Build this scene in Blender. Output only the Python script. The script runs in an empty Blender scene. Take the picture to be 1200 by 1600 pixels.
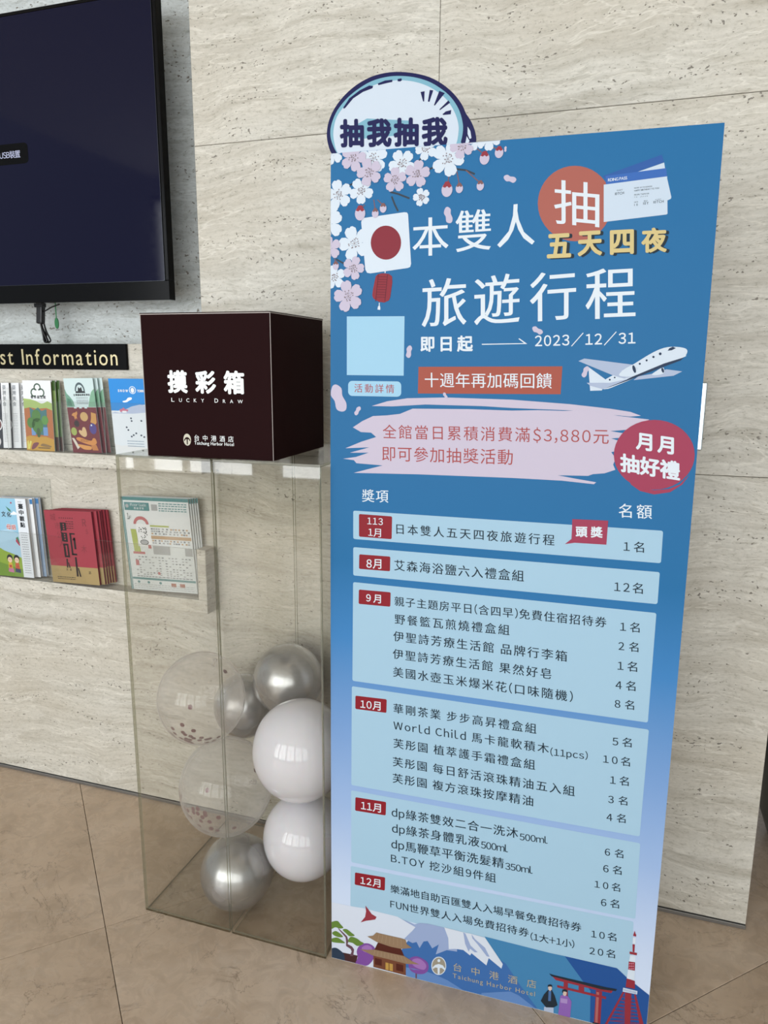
import bpy, bmesh, math, random
from mathutils import Vector, Matrix

# ------------------------------------------------------------------ camera, world, lights, exposure
sc = bpy.context.scene
C = sc.collection
cam_d = bpy.data.cameras.new('camera')
cam_d.sensor_fit = 'HORIZONTAL'; cam_d.sensor_width = 36.0
cam_d.lens = 1157.79 / 1200 * 36.0
cam_d.clip_start = 0.05
cam = bpy.data.objects.new('camera', cam_d); C.objects.link(cam)
PITCH, YAW, ROLL = 0.1993, -0.3194, 0.0055
_w = Vector((math.sin(YAW)*math.cos(PITCH), math.cos(YAW)*math.cos(PITCH), -math.sin(PITCH)))
_r = Vector((math.cos(YAW), -math.sin(YAW), 0)); _u = _r.cross(_w)
r_ = _r*math.cos(ROLL) + _u*math.sin(ROLL); u_ = -_r*math.sin(ROLL) + _u*math.cos(ROLL)
cam.matrix_world = Matrix((( r_.x, u_.x, -_w.x, 0), (r_.y, u_.y, -_w.y, -1.9018), (r_.z, u_.z, -_w.z, 1.45), (0, 0, 0, 1)))
sc.camera = cam

wd = bpy.data.worlds.new('lobby_daylight'); sc.world = wd; wd.use_nodes = True
bg = wd.node_tree.nodes['Background']
bg.inputs['Color'].default_value = (0.86, 0.93, 1.0, 1)
bg.inputs['Strength'].default_value = 0.62

def window_light(name, loc, sx, sz, power, col, rot):
    l = bpy.data.lights.new(name, 'AREA'); l.shape = 'RECTANGLE'; l.size = sx; l.size_y = sz
    l.energy = power; l.color = col
    o = bpy.data.objects.new(name, l); o.location = loc; o.rotation_euler = rot; C.objects.link(o); return o
WIN_X = (-4.2, -2.4, -0.6, 1.2, 3.0)
for wx, we in zip(WIN_X, (98, 88, 70, 58, 50)):
    window_light('window_daylight', (wx, -5.40, 1.73), 1.5, 2.74, we, (0.93, 0.97, 1.0), (math.radians(90), 0, 0))

sc.view_settings.view_transform = 'Standard'; sc.view_settings.look = 'None'
sc.view_settings.gamma = 1.0; sc.view_settings.use_curve_mapping = False
sc.view_settings.exposure = 0.0
sc.cycles.transparent_max_bounces = 40
sc.cycles.max_bounces = 8
sc.cycles.caustics_reflective = False; sc.cycles.caustics_refractive = False
sc.cycles.use_denoising = True

# ------------------------------------------------------------------ helpers
def lin(c):
    if isinstance(c, str): c = tuple(int(c[i:i+2], 16)/255 for i in (1, 3, 5))
    return tuple(x/12.92 if x <= .04045 else ((x+.055)/1.055)**2.4 for x in c)
MATS = {}
def mat(name, col, rough=.5, metal=0., spec=.5, emit=None, estr=0., coat=0.):
    if name in MATS: return MATS[name]
    m = bpy.data.materials.new(name); m.use_nodes = True
    b = m.node_tree.nodes['Principled BSDF']
    b.inputs['Base Color'].default_value = (*lin(col), 1)
    b.inputs['Roughness'].default_value = rough; b.inputs['Metallic'].default_value = metal
    b.inputs['Specular IOR Level'].default_value = spec
    b.inputs['Coat Weight'].default_value = coat
    if emit is not None:
        b.inputs['Emission Color'].default_value = (*lin(emit), 1); b.inputs['Emission Strength'].default_value = estr
    # faint procedural unevenness so that no surface is perfectly uniform
    nt = m.node_tree; n = nt.nodes.new('ShaderNodeTexNoise'); n.inputs['Scale'].default_value = 60
    mr = nt.nodes.new('ShaderNodeMapRange'); mr.inputs['To Min'].default_value = max(0, rough-.03); mr.inputs['To Max'].default_value = min(1, rough+.03)
    nt.links.new(n.outputs['Fac'], mr.inputs['Value']); nt.links.new(mr.outputs['Result'], b.inputs['Roughness'])
    MATS[name] = m; return m

ORG = {}
def empty(name, loc, label, cat, group=None):
    o = bpy.data.objects.new(name, None); C.objects.link(o); o.location = loc; o.empty_display_size = .05
    o['label'] = label; o['category'] = cat
    if group: o['group'] = group
    ORG[o.name] = Vector(loc); return o
def link(name, me, m, parent=None, kind=None, org=None, smooth=False):
    if m is not None and not me.materials:
        for x in (m if isinstance(m, (list, tuple)) else [m]): me.materials.append(x)
    o = bpy.data.objects.new(name, me); C.objects.link(o)
    if parent is not None:
        o.parent = parent; ORG[o.name] = ORG[parent.name]
    else:
        ORG[o.name] = Vector(org) if org is not None else Vector((0, 0, 0))
        o.location = ORG[o.name]
    if kind: o['kind'] = kind
    if smooth:
        for p in me.polygons: p.use_smooth = True
    return o
def mesh_obj(name, verts, faces, m, parent=None, kind=None, org=None, smooth=False, mi=None):
    o_ = ORG[parent.name] if parent is not None else (Vector(org) if org is not None else Vector((0, 0, 0)))
    me = bpy.data.meshes.new(name)
    me.from_pydata([tuple(Vector(v)-o_) for v in verts], [], faces)
    if mi:
        for x in m: me.materials.append(x)
        for p, k in zip(me.polygons, mi): p.material_index = k
    me.update()
    return link(name, me, m, parent, kind, org, smooth)
def bm_obj(name, bm, m, parent=None, kind=None, org=None, smooth=False):
    o_ = ORG[parent.name] if parent is not None else (Vector(org) if org is not None else Vector((0, 0, 0)))
    bmesh.ops.translate(bm, verts=bm.verts, vec=-o_)
    bmesh.ops.recalc_face_normals(bm, faces=bm.faces)
    me = bpy.data.meshes.new(name); bm.to_mesh(me); bm.free()
    return link(name, me, m, parent, kind, org, smooth)
def tag(o, label, cat, group=None):
    o['label'] = label; o['category'] = cat
    if group: o['group'] = group
    return o
def add_box(bm, a, b, bev=0., M=None, seg=1):
    t = bmesh.new()
    bmesh.ops.create_cube(t, size=1)
    for v in t.verts:
        v.co = Vector(((a[0]+b[0])/2+v.co.x*(b[0]-a[0]), (a[1]+b[1])/2+v.co.y*(b[1]-a[1]), (a[2]+b[2])/2+v.co.z*(b[2]-a[2])))
    if bev > 0: bmesh.ops.bevel(t, geom=list(t.edges), offset=bev, segments=seg, affect='EDGES', profile=.5)
    if M is not None: bmesh.ops.transform(t, matrix=M, verts=t.verts)
    me = bpy.data.meshes.new('tmp'); t.to_mesh(me); t.free(); bm.from_mesh(me); bpy.data.meshes.remove(me)
def box(name, a, b, m, parent=None, kind=None, bev=.001, M=None, org=None, seg=1):
    bm = bmesh.new(); add_box(bm, a, b, bev, M, seg); return bm_obj(name, bm, m, parent, kind, org)
def tube(bm, pts, r, n=8, closed=False):
    pts = [Vector(p) for p in pts]; rings = []
    for i, p in enumerate(pts):
        d = (pts[min(i+1, len(pts)-1)]-pts[max(i-1, 0)]).normalized()
        a = d.orthogonal().normalized(); b = d.cross(a)
        rr = r[i] if isinstance(r, (list, tuple)) else r
        if i and rings:   # keep the frame from twisting
            a = (pa - d*pa.dot(d)).normalized(); b = d.cross(a)
        pa = a
        rings.append([bm.verts.new(p+(a*math.cos(t)+b*math.sin(t))*rr) for t in [2*math.pi*k/n for k in range(n)]])
    for i in range(len(rings)-1):
        for k in range(n): bm.faces.new((rings[i][k], rings[i][(k+1) % n], rings[i+1][(k+1) % n], rings[i+1][k]))
    bm.faces.new(rings[0][::-1]); bm.faces.new(rings[-1])
def smooth_path(p, sub=6, closed=False):
    n = len(p); out = []
    rng = range(n) if closed else range(n-1)
    for i in rng:
        g = (lambda k: p[k % n]) if closed else (lambda k: p[min(max(k, 0), n-1)])
        p0, p1, p2, p3 = g(i-1), g(i), g(i+1), g(i+2)
        for j in range(sub):
            t = j/sub
            out.append(tuple(.5*((2*b)+(-a+c)*t+(2*a-5*b+4*c-d)*t*t+(-a+3*b-3*c+d)*t**3) for a, b, c, d in zip(p0, p1, p2, p3)))
    if not closed: out.append(tuple(p[-1]))
    return out

# ---- writing: Blender's own built-in font, turned into flat meshes
TC = {}
NC = {}
def lift(n, base=.000012):
    """tiny step between the overlaid outlines so that their faces never coincide"""
    m = NC.get(n, n) or 1
    return [base*(i//m) for i in range(n)]
def one_glyph(ch):
    if ch in TC: return TC[ch]
    f = chr(ord(ch)+0xFEE0) if '!' <= ch <= '~' else ch.lstrip('~')      # the wide forms share one style with the Chinese characters
    c = bpy.data.curves.new('writing', 'FONT'); c.body = f; c.size = 1; c.resolution_u = 3
    o = bpy.data.objects.new('writing', c); C.objects.link(o)
    dg = bpy.context.evaluated_depsgraph_get(); me = bpy.data.meshes.new_from_object(o.evaluated_get(dg))
    vs = [(v.co.x, v.co.y) for v in me.vertices]; fs = [tuple(p.vertices) for p in me.polygons]
    bpy.data.objects.remove(o); bpy.data.curves.remove(c); bpy.data.meshes.remove(me)
    TC[ch] = (vs, fs); return TC[ch]
def glyphs(s, bold, extra):
    """one line of writing: verts, faces; extra = added space per character (in ems)"""
    vs, fs = [], []; x = 0.; plain = s.startswith('~')      # marked lines keep the built-in latin letters
    for ch in s.lstrip('~'):
        if ch == ' ': x += .28+extra*.5; continue
        v, f = one_glyph('~'+ch if plain and '!' <= ch <= '~' else ch); x0 = min(p[0] for p in v); x1 = max(p[0] for p in v); n = len(vs)
        if '!' <= ch <= '~':
            g = .055; w = .92 if ch.isalpha() or ch.isdigit() else .9
            vs += [(x+g+(p[0]-x0)*w, p[1]) for p in v]; x += (x1-x0)*w+2*g+extra*.62
        else: vs += [(x+p[0], p[1]) for p in v]; x += 1.+extra
        fs += [tuple(j+n for j in q) for q in f]
    if bold > 0:      # heavier strokes: the same outlines laid over each other, a little apart
        sh = [(bold, 0), (-bold, 0)] if bold <= .01 else [(bold*math.cos(a), bold*math.sin(a)) for a in [math.pi/4*i for i in range(8)]]+[(0, 0)]
        n = len(vs); v0, f0 = vs, fs; vs = []; fs = []; NC[n*len(sh)] = n
        for i, (dx, dy) in enumerate(sh):
            vs += [(x+dx, y+dy) for x, y in v0]; fs += [tuple(j+n*i for j in f) for f in f0]
    xs = [v[0] for v in vs]; ys = [v[1] for v in vs]
    return vs, fs, min(xs), max(xs), min(ys), max(ys)
def text_uv(s, bold, BL, BR, TL):
    """writing fitted to the box spanned by three corners; returns flat verts and faces"""
    w = math.dist(BL, BR); h = math.dist(BL, TL); e = 0.
    vs, fs, x0, x1, y0, y1 = glyphs(s, bold, 0.)
    if len(s.lstrip('~')) > 1:
        em = h/(y1-y0); k = sum(.5 if c == ' ' else (.62 if '!' <= c <= '~' else 1.) for c in s.lstrip('~')[:-1])
        e = min(max((w/em-(x1-x0))/k, -.12), 1.2)
        vs, fs, x0, x1, y0, y1 = glyphs(s, bold, e)
    out = []
    for x, y in vs:
        a = (x-x0)/(x1-x0); b = (y-y0)/(y1-y0)
        out.append((BL[0]+(BR[0]-BL[0])*a+(TL[0]-BL[0])*b, BL[1]+(BR[1]-BL[1])*a+(TL[1]-BL[1])*b))
    return out, fs

class Frame:
    """a flat printed face: origin, unit-less axes a (to the right) and b (up); s, t run 0..1"""
    def __init__(s, o, a, b):
        s.o, s.a, s.b = Vector(o), Vector(a), Vector(b); s.n = s.a.cross(s.b).normalized()
    def P(s, x, y, off=0.): return s.o+s.a*x+s.b*y+s.n*off
    def poly(s, name, pts, m, lay, parent, sm=0):
        if sm: pts = smooth_path(pts, 4, True)
        ar = sum(p[0]*q[1]-q[0]*p[1] for p, q in zip(pts, pts[1:]+pts[:1]))
        if ar < 0: pts = pts[::-1]
        pts = [(min(max(x, 0), 1), min(max(y, 0), 1)) for x, y in pts]
        return mesh_obj(name, [s.P(x, y, lay*.00012+.00012) for x, y in pts], [tuple(range(len(pts)))], m, parent)
    def polys(s, name, lst, m, lay, parent):
        V, F = [], []
        for pts in lst:
            ar = sum(p[0]*q[1]-q[0]*p[1] for p, q in zip(pts, pts[1:]+pts[:1]))
            if ar < 0: pts = pts[::-1]
            F.append(tuple(range(len(V), len(V)+len(pts)))); V += [s.P(x, y, lay*.00012+.00012) for x, y in pts]
        return mesh_obj(name, V, F, m, parent)
    def rect(s, name, x0, y0, x1, y1, m, lay, parent): return s.poly(name, [(x0, y0), (x1, y0), (x1, y1), (x0, y1)], m, lay, parent)
    def ell(s, name, cx, cy, rx, ry, m, lay, parent, n=20):
        return s.poly(name, [(cx+rx*math.cos(2*math.pi*k/n), cy+ry*math.sin(2*math.pi*k/n)) for k in range(n)], m, lay, parent)
    def text(s, txt, x0, y0, x1, y1, m, lay, parent, bold=0., name='lettering', rise=0., depth=0.):
        A = s.a.length; B = s.b.length
        vs, fs = text_uv(txt, bold, (x0*A, y0*B), (x1*A, (y0+rise)*B), (x0*A, y1*B))
        V = [s.P(x/A, y/B, lay*.00012+.00012+k) for (x, y), k in zip(vs, lift(len(vs), .000006 if lay < 3 else .000012))]
        if not depth: return mesh_obj(name, V, fs, m, parent)
        # raised letters: front faces plus side walls
        n = len(V); F = list(fs); V2 = V+[v-s.n*depth for v in V]; E = {}
        for f in fs:
            for i in range(len(f)):
                e = (f[i], f[(i+1) % len(f)]); E[e] = E.get(e, 0)+1
        for (i, j) in E:
            if (j, i) not in E: F.append((j, i, i+n, j+n))
        return mesh_obj(name, V2, F, m, parent)

# ------------------------------------------------------------------ procedural stone
def node(nt, t, **kw):
    n = nt.nodes.new(t)
    for k, v in kw.items():
        if k in n.inputs: n.inputs[k].default_value = v
        else: setattr(n, k, v)
    return n
def ramp(nt, fac, stops):
    r = nt.nodes.new('ShaderNodeValToRGB'); e = r.color_ramp.elements
    while len(e) < len(stops): e.new(.5)
    for x, (p, c) in zip(e, stops): x.position = p; x.color = (*c, 1) if len(c) == 3 else c
    nt.links.new(fac, r.inputs['Fac']); return r
def mixc(nt, f, a, b, mode='MIX'):
    m = nt.nodes.new('ShaderNodeMix'); m.data_type = 'RGBA'; m.blend_type = mode
    for s, v in ((0, f), (6, a), (7, b)):
        if hasattr(v, 'links'): nt.links.new(v, m.inputs[s])
        elif isinstance(v, tuple): m.inputs[s].default_value = (*v, 1)
        else: m.inputs[s].default_value = v
    return m.outputs[2]
def travertine(name, light, dark, warm, rough=.42):
    m = bpy.data.materials.new(name); m.use_nodes = True; nt = m.node_tree; L = nt.links.new
    b = nt.nodes['Principled BSDF']
    geo = node(nt, 'ShaderNodeNewGeometry'); inf = node(nt, 'ShaderNodeObjectInfo')
    off = node(nt, 'ShaderNodeVectorMath', operation='SCALE'); L(inf.outputs['Random'], off.inputs['Scale']); off.inputs[0].default_value = (7.3, 0, 3.1)
    add = node(nt, 'ShaderNodeVectorMath', operation='ADD'); L(geo.outputs['Position'], add.inputs[0]); L(off.outputs[0], add.inputs[1])
    # gentle warp of the bedding planes
    wn = node(nt, 'ShaderNodeTexNoise', Scale=2.2, Detail=3.0); L(add.outputs[0], wn.inputs['Vector'])
    wm = node(nt, 'ShaderNodeVectorMath', operation='MULTIPLY'); L(wn.outputs['Color'], wm.inputs[0]); wm.inputs[1].default_value = (.05, 0, .16)
    wa = node(nt, 'ShaderNodeVectorMath', operation='ADD'); L(add.outputs[0], wa.inputs[0]); L(wm.outputs[0], wa.inputs[1])
    def stretched(sx, sz):
        q = node(nt, 'ShaderNodeVectorMath', operation='MULTIPLY'); L(wa.outputs[0], q.inputs[0]); q.inputs[1].default_value = (sx, sx, sz); return q.outputs[0]
    n1 = node(nt, 'ShaderNodeTexNoise', Scale=1.0, Detail=7.0, Roughness=.62); L(stretched(2.2, 26), n1.inputs['Vector'])
    n2 = node(nt, 'ShaderNodeTexNoise', Scale=1.0, Detail=8.0, Roughness=.7); L(stretched(14, 95), n2.inputs['Vector'])
    n3 = node(nt, 'ShaderNodeTexNoise', Scale=1.0, Detail=3.0); L(stretched(1.1, 3.2), n3.inputs['Vector'])
    n4 = node(nt, 'ShaderNodeTexNoise', Scale=1.0, Detail=6.0, Roughness=.75); L(stretched(70, 150), n4.inputs['Vector'])
    c1 = ramp(nt, n1.outputs['Fac'], [(.32, dark), (.5, light), (.72, tuple(min(1, x*1.10) for x in light))])
    c2 = ramp(nt, n2.outputs['Fac'], [(.34, (.66, .65, .61)), (.47, (.96, .96, .95)), (.56, (1, 1, 1)), (.66, (1.14, 1.14, 1.13))])
    col = mixc(nt, .75, c1.outputs['Color'], c2.outputs['Color'], 'MULTIPLY')
    c3 = ramp(nt, n3.outputs['Fac'], [(.4, (0, 0, 0)), (.68, (1, 1, 1))])
    f3 = node(nt, 'ShaderNodeMath', operation='MULTIPLY'); L(c3.outputs['Color'], f3.inputs[0]); f3.inputs[1].default_value = .55
    col = mixc(nt, f3.outputs[0], col, warm)
    c4 = ramp(nt, n4.outputs['Fac'], [(.36, (.66, .65, .61)), (.46, (.97, .97, .97)), (.56, (1, 1, 1)), (.66, (1.12, 1.12, 1.12))])
    col = mixc(nt, .8, col, c4.outputs['Color'], 'MULTIPLY')
    # pale wavy veins along the beds
    wv = node(nt, 'ShaderNodeTexNoise', Scale=1.0, Detail=5.0, Roughness=.55, Distortion=.35); L(stretched(2.6, 17), wv.inputs['Vector'])
    w1 = node(nt, 'ShaderNodeMath', operation='SUBTRACT'); L(wv.outputs['Fac'], w1.inputs[0]); w1.inputs[1].default_value = .52
    w2 = node(nt, 'ShaderNodeMath', operation='ABSOLUTE'); L(w1.outputs[0], w2.inputs[0])
    w3 = ramp(nt, w2.outputs[0], [(0, (.5, .5, .5)), (.012, (0, 0, 0))])
    col = mixc(nt, w3.outputs['Color'], col, tuple(min(1, x*1.28) for x in light))
    # pits: small dark holes gathered along the beds
    v = node(nt, 'ShaderNodeTexNoise', Scale=1.0, Detail=2.0, Roughness=.5); L(stretched(85, 150), v.inputs['Vector'])
    clus = node(nt, 'ShaderNodeTexNoise', Scale=1.0, Detail=2.0); L(stretched(5, 30), clus.inputs['Vector'])
    ca = node(nt, 'ShaderNodeMath', operation='MULTIPLY_ADD'); L(clus.outputs['Fac'], ca.inputs[0]); ca.inputs[1].default_value = .42; L(v.outputs['Fac'], ca.inputs[2])
    pit = ramp(nt, ca.outputs[0], [(.888, (0, 0, 0)), (.925, (1, 1, 1))])
    col = mixc(nt, pit.outputs['Color'], col, (.20, .18, .15))
    L(col, b.inputs['Base Color']); b.inputs['Roughness'].default_value = rough
    b.inputs['Specular IOR Level'].default_value = .35
    h = node(nt, 'ShaderNodeMath', operation='MULTIPLY_ADD'); L(pit.outputs['Color'], h.inputs[0]); h.inputs[1].default_value = -1.6; L(n4.outputs['Fac'], h.inputs[2])
    bu = node(nt, 'ShaderNodeBump', Strength=.5, Distance=.0015); L(h.outputs[0], bu.inputs['Height']); L(bu.outputs[0], b.inputs['Normal'])
    return m
def marble(name):
    m = bpy.data.materials.new(name); m.use_nodes = True; nt = m.node_tree; L = nt.links.new
    b = nt.nodes['Principled BSDF']
    geo = node(nt, 'ShaderNodeNewGeometry'); inf = node(nt, 'ShaderNodeObjectInfo')
    off = node(nt, 'ShaderNodeVectorMath', operation='SCALE'); L(inf.outputs['Random'], off.inputs['Scale']); off.inputs[0].default_value = (9.3, 5.1, 0)
    add = node(nt, 'ShaderNodeVectorMath', operation='ADD'); L(geo.outputs['Position'], add.inputs[0]); L(off.outputs[0], add.inputs[1])
    n1 = node(nt, 'ShaderNodeTexNoise', Scale=2.6, Detail=8.0, Roughness=.6, Distortion=.6); L(add.outputs[0], n1.inputs['Vector'])
    n2 = node(nt, 'ShaderNodeTexNoise', Scale=16.0, Detail=8.0, Roughness=.68, Distortion=1.0); L(add.outputs[0], n2.inputs['Vector'])
    c1 = ramp(nt, n1.outputs['Fac'], [(.3, (.40, .295, .205)), (.5, (.475, .36, .258)), (.7, (.54, .425, .32))])
    c2 = ramp(nt, n2.outputs['Fac'], [(.3, (.80, .79, .78)), (.48, (1, 1, 1)), (.68, (1.12, 1.12, 1.12))])
    col = mixc(nt, .8, c1.outputs['Color'], c2.outputs['Color'], 'MULTIPLY')
    def crack(scale, width, seed, dist):
        mp = node(nt, 'ShaderNodeVectorMath', operation='ADD'); L(add.outputs[0], mp.inputs[0]); mp.inputs[1].default_value = seed
        q = node(nt, 'ShaderNodeTexNoise', Scale=scale, Detail=6.0, Roughness=.62, Distortion=dist); L(mp.outputs[0], q.inputs['Vector'])
        a = node(nt, 'ShaderNodeMath', operation='SUBTRACT'); L(q.outputs['Fac'], a.inputs[0]); a.inputs[1].default_value = .5
        ab = node(nt, 'ShaderNodeMath', operation='ABSOLUTE'); L(a.outputs[0], ab.inputs[0])
        return ramp(nt, ab.outputs[0], [(0.0, (1, 1, 1)), (width, (0, 0, 0))]).outputs['Color']
    gate = node(nt, 'ShaderNodeTexNoise', Scale=3.5, Detail=2.0); L(add.outputs[0], gate.inputs['Vector'])
    g = ramp(nt, gate.outputs['Fac'], [(.44, (0, 0, 0)), (.54, (1, 1, 1))]).outputs['Color']
    k1 = crack(3.4, .0060, (3, 1, 0), 1.1)
    kk = node(nt, 'ShaderNodeMath', operation='MULTIPLY'); L(k1, kk.inputs[0]); L(g, kk.inputs[1])
    kf = node(nt, 'ShaderNodeMath', operation='MULTIPLY'); L(kk.outputs[0], kf.inputs[0]); kf.inputs[1].default_value = .7
    col = mixc(nt, kf.outputs[0], col, (.17, .12, .085))
    k2 = crack(5.0, .012, (8, 4, 0), .5)
    k2f = node(nt, 'ShaderNodeMath', operation='MULTIPLY'); L(k2, k2f.inputs[0]); k2f.inputs[1].default_value = .16
    col = mixc(nt, k2f.outputs[0], col, (.56, .49, .42))
    L(col, b.inputs['Base Color'])
    rr = ramp(nt, n2.outputs['Fac'], [(.3, (.20, .20, .20)), (.7, (.34, .34, .34))]); L(rr.outputs['Color'], b.inputs['Roughness'])
    b.inputs['Specular IOR Level'].default_value = .4
    bu = node(nt, 'ShaderNodeBump', Strength=.12, Distance=.001); L(n2.outputs['Fac'], bu.inputs['Height']); L(bu.outputs[0], b.inputs['Normal'])
    return m
TRAV = travertine('travertine', (.60, .575, .51), (.44, .41, .345), (.50, .45, .36))
TRAV_N = travertine('travertine_shade_tint', (.58, .61, .60), (.46, .49, .48), (.52, .54, .52))  # same wall stone, with the niche's cool bluish shade put into its colour
MARB = marble('beige_marble')
def clear(name, tint, rough=.02, haze=0., ior=1.47, hazecol=(.9, .9, .92), rim=0.):
    """thin clear sheet: see-through with a Fresnel reflection and, if asked for, a milky haze"""
    m = bpy.data.materials.new(name); m.use_nodes = True; nt = m.node_tree; L = nt.links.new
    out = nt.nodes['Material Output']; nt.nodes.remove(nt.nodes['Principled BSDF'])
    tr = node(nt, 'ShaderNodeBsdfTransparent'); tr.inputs['Color'].default_value = (*tint, 1)
    gl = node(nt, 'ShaderNodeBsdfGlossy', Roughness=rough); fr = node(nt, 'ShaderNodeFresnel', IOR=ior)
    # a thin sheet reflects alike from both of its sides
    ge = node(nt, 'ShaderNodeNewGeometry'); io = node(nt, 'ShaderNodeMapRange'); L(ge.outputs['Backfacing'], io.inputs['Value'])
    io.inputs['To Min'].default_value = ior; io.inputs['To Max'].default_value = 1/ior; L(io.outputs['Result'], fr.inputs['IOR'])
    mx = node(nt, 'ShaderNodeMixShader'); L(fr.outputs[0], mx.inputs[0]); L(tr.outputs[0], mx.inputs[1]); L(gl.outputs[0], mx.inputs[2])
    last = mx
    if haze > 0:
        df = node(nt, 'ShaderNodeBsdfDiffuse'); df.inputs['Color'].default_value = (*hazecol, 1)
        tl = node(nt, 'ShaderNodeBsdfTranslucent'); tl.inputs['Color'].default_value = (*hazecol, 1)
        dm = node(nt, 'ShaderNodeMixShader'); dm.inputs[0].default_value = .4; L(df.outputs[0], dm.inputs[1]); L(tl.outputs[0], dm.inputs[2])
        lw = node(nt, 'ShaderNodeLayerWeight', Blend=.18)
        ma = node(nt, 'ShaderNodeMath', operation='MULTIPLY_ADD'); L(lw.outputs['Facing'], ma.inputs[0]); ma.inputs[1].default_value = rim; ma.inputs[2].default_value = haze
        m2 = node(nt, 'ShaderNodeMixShader'); L(ma.outputs[0], m2.inputs[0]); L(mx.outputs[0], m2.inputs[1]); L(dm.outputs[0], m2.inputs[2]); last = m2
    L(last.outputs[0], out.inputs['Surface']); return m
ACR = clear('clear_acrylic', (.974, .970, .955))
ACR_E = clear('acrylic_edge', (.62, .62, .52), .1, .30, 1.47, (.50, .49, .40))
LIP = clear('rack_acrylic', (.985, .988, .982))
LIP_E = clear('rack_acrylic_edge', (.7, .71, .68), .1, .45, 1.47, (.62, .62, .58))
def sheet(name, a, b, parent, mats=None):
    """clear sheet: broad faces clear, narrow edge faces tinted"""
    mats = mats or (ACR, ACR_E)
    bm = bmesh.new(); add_box(bm, a, b, 0)
    d = [b[i]-a[i] for i in range(3)]; thin = d.index(min(d))
    for f in bm.faces:
        f.material_index = 0 if abs(f.normal[thin]) > .9 else 1
    return bm_obj(name, bm, list(mats), parent)

# ------------------------------------------------------------------ the setting
grout = mat('grout', '#54493c', .8)
fl = box('floor', (-4.8, -5.5, -.12), (4.2, 3.0, -.004), grout, kind='structure', bev=0)
PTCH = 1.197/math.sqrt(2); HT = PTCH/2-.0009
bm = bmesh.new(); add_box(bm, (-HT, -HT, -.014), (HT, HT, 0), .0006)
tile_me = bpy.data.meshes.new('tile'); bm.to_mesh(tile_me); bm.free(); tile_me.materials.append(MARB)
for i in range(-9, 10):
    for j in range(-9, 10):
        d_ = .684+1.197*(i+.5); s_ = -1.745+1.197*(j+.5)      # tile lines run at 45 degrees to the wall
        cx, cy = (s_-d_)/2, (s_+d_)/2
        if not (-4.2 < cx < 3.6 and -4.9 < cy < 2.4): continue
        if cy > .65 and cx < .2: continue
        o = bpy.data.objects.new('tile', tile_me); C.objects.link(o); o.location = (cx, cy, 0); o.rotation_euler = (0, 0, math.radians(45)); o.parent = fl
XR = .3745; XN = -1.1795; XL = -3.1
core = mat('wall_core', '#8d8a80', .8)
wall = box('wall_front', (XL, .175, 0), (XR-.002, .36, 3.3), core, kind='structure', bev=0)
def panel(x0, x1, z0, z1, y0=0., y1=.174, m=TRAV):
    g = .0006
    return box('stone_panel', (x0+g, y0, z0+g), (x1-g, y1, z1-g), m, wall, bev=.0009)
panel(XL, -2.165, .012, 1.191); panel(-2.165, -.495, .012, 1.191); panel(-.495, XR, .012, 1.191)
panel(XL, XN, 1.191, 1.50)
panel(XN, -.495, 1.191, 2.024); panel(-.495, XR, 1.191, 2.024)
panel(XN, -.495, 2.024, 2.857); panel(-.495, XR, 2.024, 2.857)
panel(XN, -.495, 2.857, 3.29); panel(-.495, XR, 2.857, 3.29)
panel(XL, XN, 1.50, 3.29, .110, .174, TRAV_N)
strip = mat('grey_metal_strip', '#8f8e8c', .32, .75)
box('baseboard_front', (XL, -.004, .0), (XR, .05, .0105), strip, kind='structure', bev=.001)
ceil_m = mat('ceiling_white', '#dcdad4', .8)
box('ceiling', (-4.8, -5.5, 3.30), (4.2, 3.0, 3.42), ceil_m, kind='structure', bev=0)
# window wall behind the viewer
frame_m = mat('window_frame_grey', '#55565a', .45, .4)
bw = box('wall_back', (-4.8, -5.60, 0), (4.2, -5.50, .06), mat('plaster', '#cfcac0', .8), kind='structure', bev=0)
for k, wx in enumerate(WIN_X):
    w = bpy.data.objects.new('window_%d' % (k+1), None); C.objects.link(w); w['kind'] = 'structure'; ORG[w.name] = Vector((0, 0, 0))
    for a, b in (((wx-.80, .02), (wx-.75, 3.16)), ((wx+.75, .02), (wx+.80, 3.16)), ((wx-.75, .02), (wx+.75, .36)), ((wx-.75, 3.11), (wx+.75, 3.16)),
                 ((wx-.03, .36), (wx+.03, 3.11)), ((wx-.75, 2.20), (wx-.03, 2.25)), ((wx+.03, 2.20), (wx+.75, 2.25))):
        box('window_bar', (a[0], -5.39, a[1]), (b[0], -5.33, b[1]), frame_m, w, bev=.004)
for x in (-4.8, -3.4, -1.6, .2, 2.0, 3.9):
    box('trim_1', (x if x > -4.8 else -4.8, -5.50, .06), (x+.2, -5.32, 3.30), mat('plaster', '#cfcac0', .8), kind='structure', bev=0)

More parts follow.
